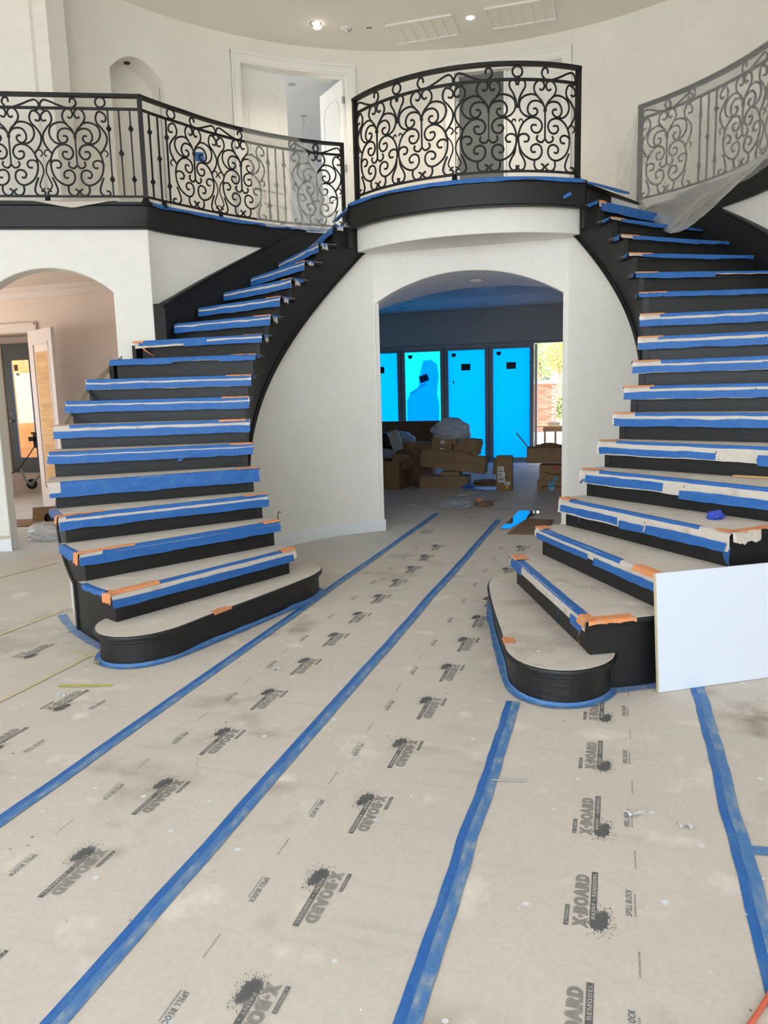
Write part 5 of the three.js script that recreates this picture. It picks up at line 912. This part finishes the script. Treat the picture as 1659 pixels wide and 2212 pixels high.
  const e0 = onY(28, 1020, 0.02); tag(add('power_cable', tube([[m0[0], m0[1] - 0.1, -12.14], [m0[0] - 0.2, m0[1] - 0.35, -12.1], [m0[0] - 0.5, m0[1] - 0.62, -12.05], [m0[0] - 0.8, 0.25, -12.0], [m0[0] - 1.3, 0.01, -11.9]], 0.01, 40, 6), M.black), 'black power cable sagging from the wheeled machine', 'cable');
  // wrapping and a carton on the hall floor
  const pb = onY(82, 1168), bag = (() => { const g = new THREE.IcosahedronGeometry(1, 5), N = tileNoise(61), p = g.attributes.position; for (let i = 0; i < p.count; i++) { const x = p.getX(i), y = p.getY(i), z = p.getZ(i), u = Math.atan2(z, x) / 6.2832 + 0.5, v = Math.acos(clamp(y, -1, 1)) / Math.PI, n = 1 + (Math.abs(N(u, v, 7, 5, 4) - 0.5) * 2 - 0.35) * 0.6 * Math.sin(v * Math.PI); p.setXYZ(i, x * n * 0.21, Math.max(-0.5, y * n) * 0.13, z * n * 0.2); } g.computeVertexNormals(); g.translate(pb[0] + 0.03, 0.07, pb[2] - 0.1); return g; })();
  tag(add('plastic_bag', bag, M.bagClear), 'crumpled clear plastic bag on the floor inside the arched opening', 'bag');
  const pc = onY(85, 1130); tag(add('cardboard_flat', merge([box(0.9, 0.006, 0.6, pc[0] - 0.1, 0.008, pc[2], 0.4), box(0.3, 0.2, 0.006, pc[0] + 0.02, 0.11, pc[2] - 0.1, 0.6, -0.7)]), M.card), 'unfolded cardboard lying on the hall floor behind plastic bag', 'cardboard');
  const pt = onY(108, 1128); tag(add('pipe_end', new THREE.CylinderGeometry(0.07, 0.07, 0.3, 24, 1, true).rotateX(Math.PI / 2).rotateY(0.6).translate(pt[0] + 0.03, 0.075, pt[2]), M.black), 'short black pipe lying on the hall floor beside cardboard', 'pipe');
}

// ---------------------------------------------------------------- upper doors, rooms behind them and ceiling fittings
{
  // room behind the open double doors, with a window of its own
  const a0 = doorA[0], at = (r, o, y) => { const c = pol(r, a0, y), t = [Math.cos(a0 * D2R), -Math.sin(a0 * D2R)]; return [c[0] + t[0] * o, y, c[2] + t[1] * o]; };
  const slab = (r0, r1, o0, o1, y0, y1) => loft([[r0, o0], [r0, o1]].map(([r, o]) => [at(r0, o, y0), at(r1, o, y0), at(r1, o, y1), at(r0, o, y1)]));
  const R0 = RB + 0.2, R1 = R0 + 4.2;
  struct('wall_bedroom', merge([slab(R0, R1, -2.35, -2.25, F2, 6.1), slab(R0, R0 + 0.9, 2.25, 2.35, F2, 6.1), slab(R1 - 0.5, R1, 2.25, 2.35, F2, 6.1), slab(R0 + 0.9, R1 - 0.5, 2.25, 2.35, F2, 4.2), slab(R0 + 0.9, R1 - 0.5, 2.25, 2.35, 5.75, 6.1), slab(R1, R1 + 0.1, -2.3, -1.2, F2, 6.1), slab(R1, R1 + 0.1, 1.2, 2.3, F2, 6.1), slab(R1, R1 + 0.1, -1.2, 1.2, F2, 6.1)]), M.skyTintWall);
  struct('floor_bedroom', slab(R0 - 0.3, R1 + 0.1, -2.4, 2.4, F2 - 0.1, F2 + 0.002), M.board);
  struct('ceiling_bedroom', slab(R0 - 0.06, R1 + 0.1, -2.4, 2.4, 6.0, 6.12), M.skyTintWall);
  // door leaves: both open inwards
  const leaf = (name, label, hingeA, swing, lit) => {
    const h = pol(RB + 0.12, hingeA, 0), t = thing(name, label, 'door', [h[0], F2, h[2]]), W = 0.735, Mx = new THREE.Matrix4().makeRotationY(swing).setPosition(h[0], F2, h[2]);
    const P = (n, g, m) => { g.applyMatrix4(Mx); return add(n, g, m, t); };
    P('slab', box(W, 2.41, 0.035, W / 2, 1.22, 0), M.trim);
    const arch = (w, h, r) => { const s = new THREE.Shape(); s.moveTo(-w, 0); s.lineTo(w, 0); s.lineTo(w, h); s.quadraticCurveTo(w * 0.75, h + r, 0, h + r); s.quadraticCurveTo(-w * 0.75, h + r, -w, h); s.closePath(); return s; };
    for (const f of [-1, 1]) { const s = arch(0.25, 1.2, 0.14), hole = arch(0.228, 1.185, 0.13); s.holes.push(hole); P('panel_moulding', extrude(s, 0.012, new THREE.Matrix4().makeTranslation(W / 2, 0.9, f > 0 ? 0.016 : -0.028)), M.trim); const s2 = arch(0.25, 0.5, 0), h2 = arch(0.228, 0.485, 0); s2.holes.push(h2); P('panel_moulding', extrude(s2, 0.012, new THREE.Matrix4().makeTranslation(W / 2, 0.25, f > 0 ? 0.016 : -0.028)), M.trim); }
    for (const y of [0.3, 1.25, 2.15]) P('hinge', box(0.03, 0.09, 0.05, -0.004, y, 0), M.steel);
    return t;
  };
  const to = (hingeA, px, py) => { const h = pol(RB + 0.12, hingeA, 0), e = onY(px, py, F2 + 2.42); return -Math.atan2(e[2] - h[2], e[0] - h[0]); };
  const aim = (hingeA, r, o) => { const h = pol(RB + 0.12, hingeA, 0), e = at(r, o, 0); return -Math.atan2(e[2] - h[2], e[0] - h[0]); };
  leaf('panel_door', 'white arched panel door swung inward beside the niche wall', a0 + halfA - 0.5, to(a0 + halfA - 0.5, 602, 169), 1);
  leaf('panel_door', 'white arched panel door swung wide with hinges showing', a0 - halfA + 0.5, to(a0 - halfA + 0.5, 700, 205), 1);
  // centre doorway: one dark leaf and one white leaf
  const mid = thing('double_door', 'closed pair of doors behind the landing, one leaf painted dark', 'door', [0, F2, CZ - RB - 0.1]);
  const dl = add('leaf', box(0.63, 2.43, 0.04, -0.37, F2 + 1.22, CZ - RB - 0.10), M.greyDoor, mid); dl.userData.label = 'dark grey green door leaf';
  const dr = add('leaf', box(0.76, 2.43, 0.04, 0.335, F2 + 1.22, CZ - RB - 0.12), M.trim, mid); dr.userData.label = 'white door leaf';
  for (const y of [0.3, 1.3, 2.15]) add('hinge', box(0.025, 0.1, 0.03, -0.70, F2 + y, CZ - RB - 0.06), M.steel, mid);
  add('astragal', box(0.03, 2.43, 0.05, -0.05, F2 + 1.22, CZ - RB - 0.09), M.trim, mid);
  add('jamb_strip', box(0.05, 2.43, 0.06, -0.71, F2 + 1.22, CZ - RB - 0.08), M.trim, mid);
  struct('wall_behind_doors', box(2.2, 2.8, 0.06, 0, F2 + 1.3, CZ - RB - 0.24), M.wall);
  // bedroom ceiling fittings
  const onBed = (x, y) => onY(x, y, 5.995);
  let p = onBed(703, 173); tag(add('recessed_light', merge([lathe([[0.055, 0], [0.09, -0.006], [0.105, 0.0]], p[0], 5.996, p[2], 28), lathe([[0, 0.004], [0.056, 0.004]], p[0], 5.99, p[2], 28)]), M.trim), 'white recessed light ring on the bedroom ceiling', 'light fitting');
  p = onBed(630, 183); tag(add('blanking_plate', lathe([[0, -0.006], [0.05, -0.006], [0.055, 0]], p[0], 5.998, p[2], 24), M.frameGrey), 'grey round cap on the bedroom ceiling', 'cap');
  p = onBed(656, 251); const wg = thing('wire_stub', 'loose wires hanging from a round box in bedroom ceiling', 'wires', [p[0], 5.9, p[2]]);
  add('box', lathe([[0, -0.004], [0.05, -0.004], [0.052, 0]], p[0], 5.998, p[2], 20), M.frameGrey, wg);
  for (const [dx, dz, l] of [[-0.06, 0, 0.2], [0.09, 0.02, 0.28], [-0.01, 0.03, 0.45]]) add('wire', tube([[p[0], 5.99, p[2]], [p[0] + dx * 0.4, 5.95 - l * 0.3, p[2] + dz], [p[0] + dx, 5.95 - l, p[2] + dz]], 0.0035, 12, 5), M.frameGrey, wg);
  // foyer ceiling: lamps, return-air grilles, detector, cap and hole
  const onC = (x, y) => onY(x, y, CEIL);
  [[685, 50, 'bare glowing downlight bulb hanging beneath an open ceiling hole', true], [1016, 38, 'glowing recessed downlight between the two ceiling grilles', false]].forEach(([x, y, label, bare]) => {
    const c = onC(x, y), t = thing('downlight', label, 'lamp', [c[0], CEIL, c[2]]), drop = bare ? 0.05 : 0.0;
    add('trim_ring', lathe([[0.055, -0.002], [0.07, -0.006], [0.078, 0]], c[0] - (bare ? 0.02 : 0), CEIL, c[2], 28), bare ? M.steel : M.trim, t);
    add('bulb', lathe([[0, -0.012 - drop], [0.035, -0.01 - drop], [0.052, 0.0 - drop], [0.045, 0.02 - drop], [0.025, 0.045 - drop], [0, 0.05 - drop]], c[0], CEIL - 0.004, c[2], 24), new THREE.MeshStandardMaterial({ color: 0xffffff, emissive: new THREE.Color(1, 0.93, 0.82), emissiveIntensity: 4 }), t);
    const l = new THREE.SpotLight(new THREE.Color(1, 0.88, 0.72), 8, 12, 1.1, 0.8, 2); l.position.set(c[0], CEIL - 0.07 - drop, c[2]); l.target.position.set(c[0], 0, c[2]); l.castShadow = true; l.shadow.radius = 2; scene.add(l, l.target);
  });
  [[[834, 54], [973, 30], [992, 72], [860, 92], 'square return air grille nearer the smoke detector'], [[1047, 19], [1166, 1], [1202, 39], [1063, 61], 'square return air grille farther from the smoke detector']].forEach(([a, b, c, d, label], n) => {
    const A = onC(...a), C = onC(...c), x0 = n ? -0.14 : -1.405, x1 = n ? 0.67 : -0.571, z0 = -10.25, z1 = -10.80, t = thing('ceiling_grille', label, 'grille', [(x0 + x1) / 2, CEIL, (z0 + z1) / 2], 'return air grilles on the foyer ceiling');
    const y = CEIL - 0.012, cx = (x0 + x1) / 2, cz = (z0 + z1) / 2, fw = 0.03;
    add('frame', merge([box(x1 - x0, 0.024, fw, cx, y, z0), box(x1 - x0, 0.024, fw, cx, y, z1), box(fw, 0.024, z0 - z1, x0, y, cz), box(fw, 0.024, z0 - z1, x1, y, cz)]), M.trim, t);
    add('filter', box(x1 - x0 - fw, 0.006, z0 - z1 - fw, cx, CEIL - 0.006, cz), M.ceiling, t);
    for (let i = 1; i < 6; i++) add('bar', box(0.022, 0.018, z0 - z1 - fw, lerp(x0, x1, i / 6), CEIL - 0.012, cz), M.ceiling, t);
  });
  p = onC(745, 60); { const t = thing('smoke_detector', 'white round smoke detector base with a loose wire', 'smoke detector', [p[0], CEIL, p[2]]); add('base', lathe([[0, -0.03], [0.03, -0.03], [0.035, -0.018], [0.055, -0.015], [0.058, 0]], p[0], CEIL, p[2], 24), M.trim, t); add('connector', box(0.03, 0.03, 0.03, p[0] + 0.02, CEIL - 0.04, p[2]), M.white, t); add('wire', tube([[p[0] + 0.03, CEIL - 0.03, p[2]], [p[0] + 0.07, CEIL - 0.05, p[2]], [p[0] + 0.09, CEIL - 0.02, p[2]]], 0.004, 10, 5), M.black, t); }
  p = onC(637, 48); tag(add('blanking_plate', lathe([[0, -0.005], [0.045, -0.005], [0.05, 0]], p[0], CEIL, p[2], 24), M.ceiling), 'small round cap on the foyer ceiling beside the bare bulb', 'cap');
  p = onC(797, 60); tag(add('ceiling_slot', box(0.07, 0.004, 0.02, p[0], CEIL - 0.001, p[2], 0.3), M.black), 'small dark cut slot in the foyer ceiling', 'slot');
  // niche spotlight and its cord, switch box masked in blue
  const nl = pol(RB + 0.2, -116.1, 5.57); { const t = thing('niche_spot', 'small dark spot at the top of the arched niche', 'light fitting', [nl[0], 5.56, nl[2]]); add('can', lathe([[0, -0.006], [0.035, -0.006], [0.04, 0.01]], nl[0], 5.575, nl[2], 18), M.black, t); add('cord', tube([[nl[0], 5.56, nl[2]], [nl[0] + 0.005, 5.2, nl[2] + 0.005], [nl[0] - 0.004, 4.9, nl[2]]], 0.0025, 10, 4), M.trim, t); }
  const sb = pol(RB - 0.008, -125.7, 4.585); { const t = thing('switch_box', 'wall switch box masked with blue tape', 'switch', [sb[0], 4.5, sb[2]]); add('plate', box(0.13, 0.13, 0.012, sb[0], sb[1], sb[2], (180 - 125.7) * D2R), M.white, t); const q = pol(RB - 0.018, -125.9, 4.59); add('blue_tape', box(0.12, 0.11, 0.005, q[0], q[1], q[2], (180 - 125.7) * D2R, 0, 0.1), M.blue, t); }
}

// ---------------------------------------------------------------- loose things in the foyer
{
  const P0 = new THREE.Vector3(1.717, 0, -3.898), dir = new THREE.Vector3(0.559, 0, -0.34).normalize(), L = 1.55, Hh = 0.60;
  const t = thing('white_panel', 'white melamine panel leaning against the staircase stringer', 'panel', [1.717, 0, -3.898]);
  const g = box(L, Hh, 0.016, L / 2, Hh / 2, 0); g.rotateX(-0.09); g.rotateY(-Math.atan2(dir.z, dir.x)); g.translate(P0.x, 0.005, P0.z); add('board', g, M.panelWhite, t);
  const e = box(0.004, Hh, 0.018, -0.001, Hh / 2, 0); e.rotateX(-0.09); e.rotateY(-Math.atan2(dir.z, dir.x)); e.translate(P0.x, 0.005, P0.z); add('raw_edge', e, M.cream, t);
  const fl = (x, y) => onY(x, y);
  const chip = (name, px, pts, mat, label, cat, h = 0.012) => { const c = onY(...px), n = pts.length; const s = grid((u, v) => { const i = u * (n - 1), a = pts[Math.floor(i)], b = pts[Math.min(n - 1, Math.floor(i) + 1)], t2 = i - Math.floor(i), x = lerp(a[0], b[0], t2), z = lerp(a[1], b[1], t2), w = lerp(a[2], b[2], t2); return [c[0] + x, 0.007 + h * Math.abs(Math.sin(u * 5 + v * 2)) * (0.3 + v), c[2] + z + (v - 0.5) * w]; }, 8, 3); tag(add(name, s, mat), label, cat); };
  chip('paper_scrap', [1372, 1763], [[-0.04, 0.0, 0.01], [-0.01, 0.01, 0.035], [0.03, 0.0, 0.02], [0.045, -0.005, 0.004]], M.white, 'torn white paper scrap lying over the printed spill text', 'paper', 0.02);
  chip('paper_scrap', [1480, 1790], [[-0.026, 0, 0.02], [0, 0, 0.045], [0.026, 0, 0.03]], M.white, 'small folded white paper scrap near the floor seam', 'paper', 0.018);
  chip('paper_scrap', [598, 1447], [[-0.022, 0, 0.03], [0, 0, 0.034], [0.022, 0, 0.03]], M.white, 'small white square scrap between the blue seams', 'paper', 0.006);
  chip('plaster_flake', [210, 1437], [[-0.015, 0, 0.02], [0.0, 0, 0.05], [0.012, 0, 0.03]], M.cream, 'pale flake at the foot of the starting step by arched hall', 'flake', 0.03);
  chip('plaster_flake', [134, 1507], [[-0.03, 0, 0.01], [0.0, 0, 0.04], [0.03, 0, 0.012]], M.white, 'white plaster flake near the faded yellow tape', 'flake', 0.02);
  const n0 = fl(1062, 1690), n1 = fl(1138, 1692); tag(add('metal_rod', tube([[n0[0], 0.0105, n0[2]], [(n0[0] + n1[0]) / 2, 0.0105, (n0[2] + n1[2]) / 2], [n1[0], 0.0105, n1[2]]], 0.0035, 8, 6), M.steel), 'thin metal rod lying across the blue floor seam', 'rod');
  const c0 = fl(1700, 2080), c1 = fl(1660, 2160), c2 = fl(1625, 2215), c3 = fl(1560, 2300); tag(add('extension_lead', tube([[c0[0] + 0.25, 0.012, c0[2] - 0.1], [c0[0], 0.012, c0[2]], [c1[0], 0.012, c1[2]], [c2[0], 0.012, c2[2]], [c3[0], 0.012, c3[2]], [c3[0] - 0.3, 0.012, c3[2] + 0.4]], 0.007, 50, 8), std({ color: 0xd8694a, roughness: 0.5 })), 'orange extension cord curving over the floor board', 'cord');
  // crumpled blue tape and wood stick on treads, scraps
  const k4 = onY(1546, 1122, nose(4) + 0.003); { const g2 = new THREE.IcosahedronGeometry(1, 2), N = tileNoise(66), p = g2.attributes.position; for (let i = 0; i < p.count; i++) { const x = p.getX(i), y = p.getY(i), z = p.getZ(i), n = 0.55 + N(Math.atan2(z, x) / 6.28 + 0.5, y * 0.5 + 0.5, 4, 4, 2) * 0.9; p.setXYZ(i, x * n * 0.042, y * n * 0.03, z * n * 0.035); } const m = g2.toNonIndexed(); m.computeVertexNormals(); m.translate(k4[0], k4[1] + 0.024, k4[2]); tag(add('tape_wad', m, std({ color: 0x3346b0, roughness: 0.6 })), 'crumpled dark blue tape wad on the fourth tread', 'tape'); }
  const w0 = onY(1585, 1028, nose(5) + 0.01), w1 = onY(1659, 1032, nose(5) + 0.01), wd = Math.atan2(w1[2] - w0[2], w1[0] - w0[0]); { const g3 = box(0.55, 0.012, 0.03, 0.275, 0, 0); g3.rotateY(-wd); g3.translate(w0[0], nose(5) + 0.011, w0[2]); tag(add('wood_strip', g3, M.wood), 'pale wooden strip resting at the back of the fifth tread', 'wood strip'); }
  const s3 = onY(268, 1152, nose(3) + 0.004); tag(add('paper_curl', box(0.05, 0.012, 0.02, s3[0], s3[1] + 0.006, s3[2], 0.3), M.cream), 'torn paper curl on third tread beside the arched hall', 'paper');
  // paper on the balcony floor, hanging over the fascia
  { const N = tileNoise(31), sh = grid((u, v) => { const q = lerp(0.28, 2.9, u), dip = Math.max(0, 1 - Math.abs(q - 0.70) / 0.36) * 0.065 + 0.012 * N(u, 0.4, 9, 2, 2), o = lerp(-0.35, 0.05, Math.min(1, v / 0.7)), p = onW(q, -1, o + (v > 0.7 ? 0.004 : 0)); return [p[0], v < 0.7 ? 3.472 + 0.02 * N(u, v, 9, 3, 2) * (1 - v / 0.7) + (v > 0.6 ? 0.004 : 0) : 3.474 - dip * (v - 0.7) / 0.3, p[1]]; }, 60, 12); tag(add('balcony_paper', sh, M.coverFront), 'tan paper sheet drooping over the balcony fascia above the arch', 'paper'); }
  // thin bent wire at the foot of the round wall
  const wb = pol(1.70, -128, 0); const wp = onZ(601, 1108, -6.6); tag(add('bent_wire', tube([[wp[0], wp[1] - 0.1, -6.6], [wp[0], wp[1], -6.6], [wp[0] + 0.02, wp[1] + 0.012, -6.6], [wp[0] + 0.024, wp[1], -6.6]], 0.004, 20, 5), M.black), 'thin bent black wire sticking up behind the third tread', 'wire');
  // crumbs of plaster and dust on boards and treads
  const r = rng(404), crumbs = [], cg = new THREE.TetrahedronGeometry(1, 0), put = (x, y, z, s) => { const g4 = cg.clone(); g4.rotateX(r() * 6); g4.rotateY(r() * 6); g4.scale(s * (0.6 + r()), s * 0.5, s * (0.6 + r())); g4.translate(x, y + s * 0.2, z); crumbs.push(g4); };
  for (let i = 0; i < 700; i++) put(-2.2 + r() * 4.6, 0.006, -1.3 - r() * 7.5, 0.0018 + Math.pow(r(), 3) * 0.004);
  for (const s of [-1, 1]) for (let k = 2; k <= 7; k++) for (let i = 0; i < 16; i++) { const u = 0.1 + r() * 0.85, f = frameOf(s, k), p = coverPt(f, u, -0.05 - r() * 0.12, 0); put(p[0], f.top + 0.004, p[2], 0.002 + Math.pow(r(), 3) * 0.005); }
  const cm = add('plaster_crumbs', merge(crumbs), M.white); cm.userData.kind = 'stuff'; tag(cm, 'white plaster crumbs scattered over floor boards and treads', 'debris');
}

renderer.render(scene, camera);
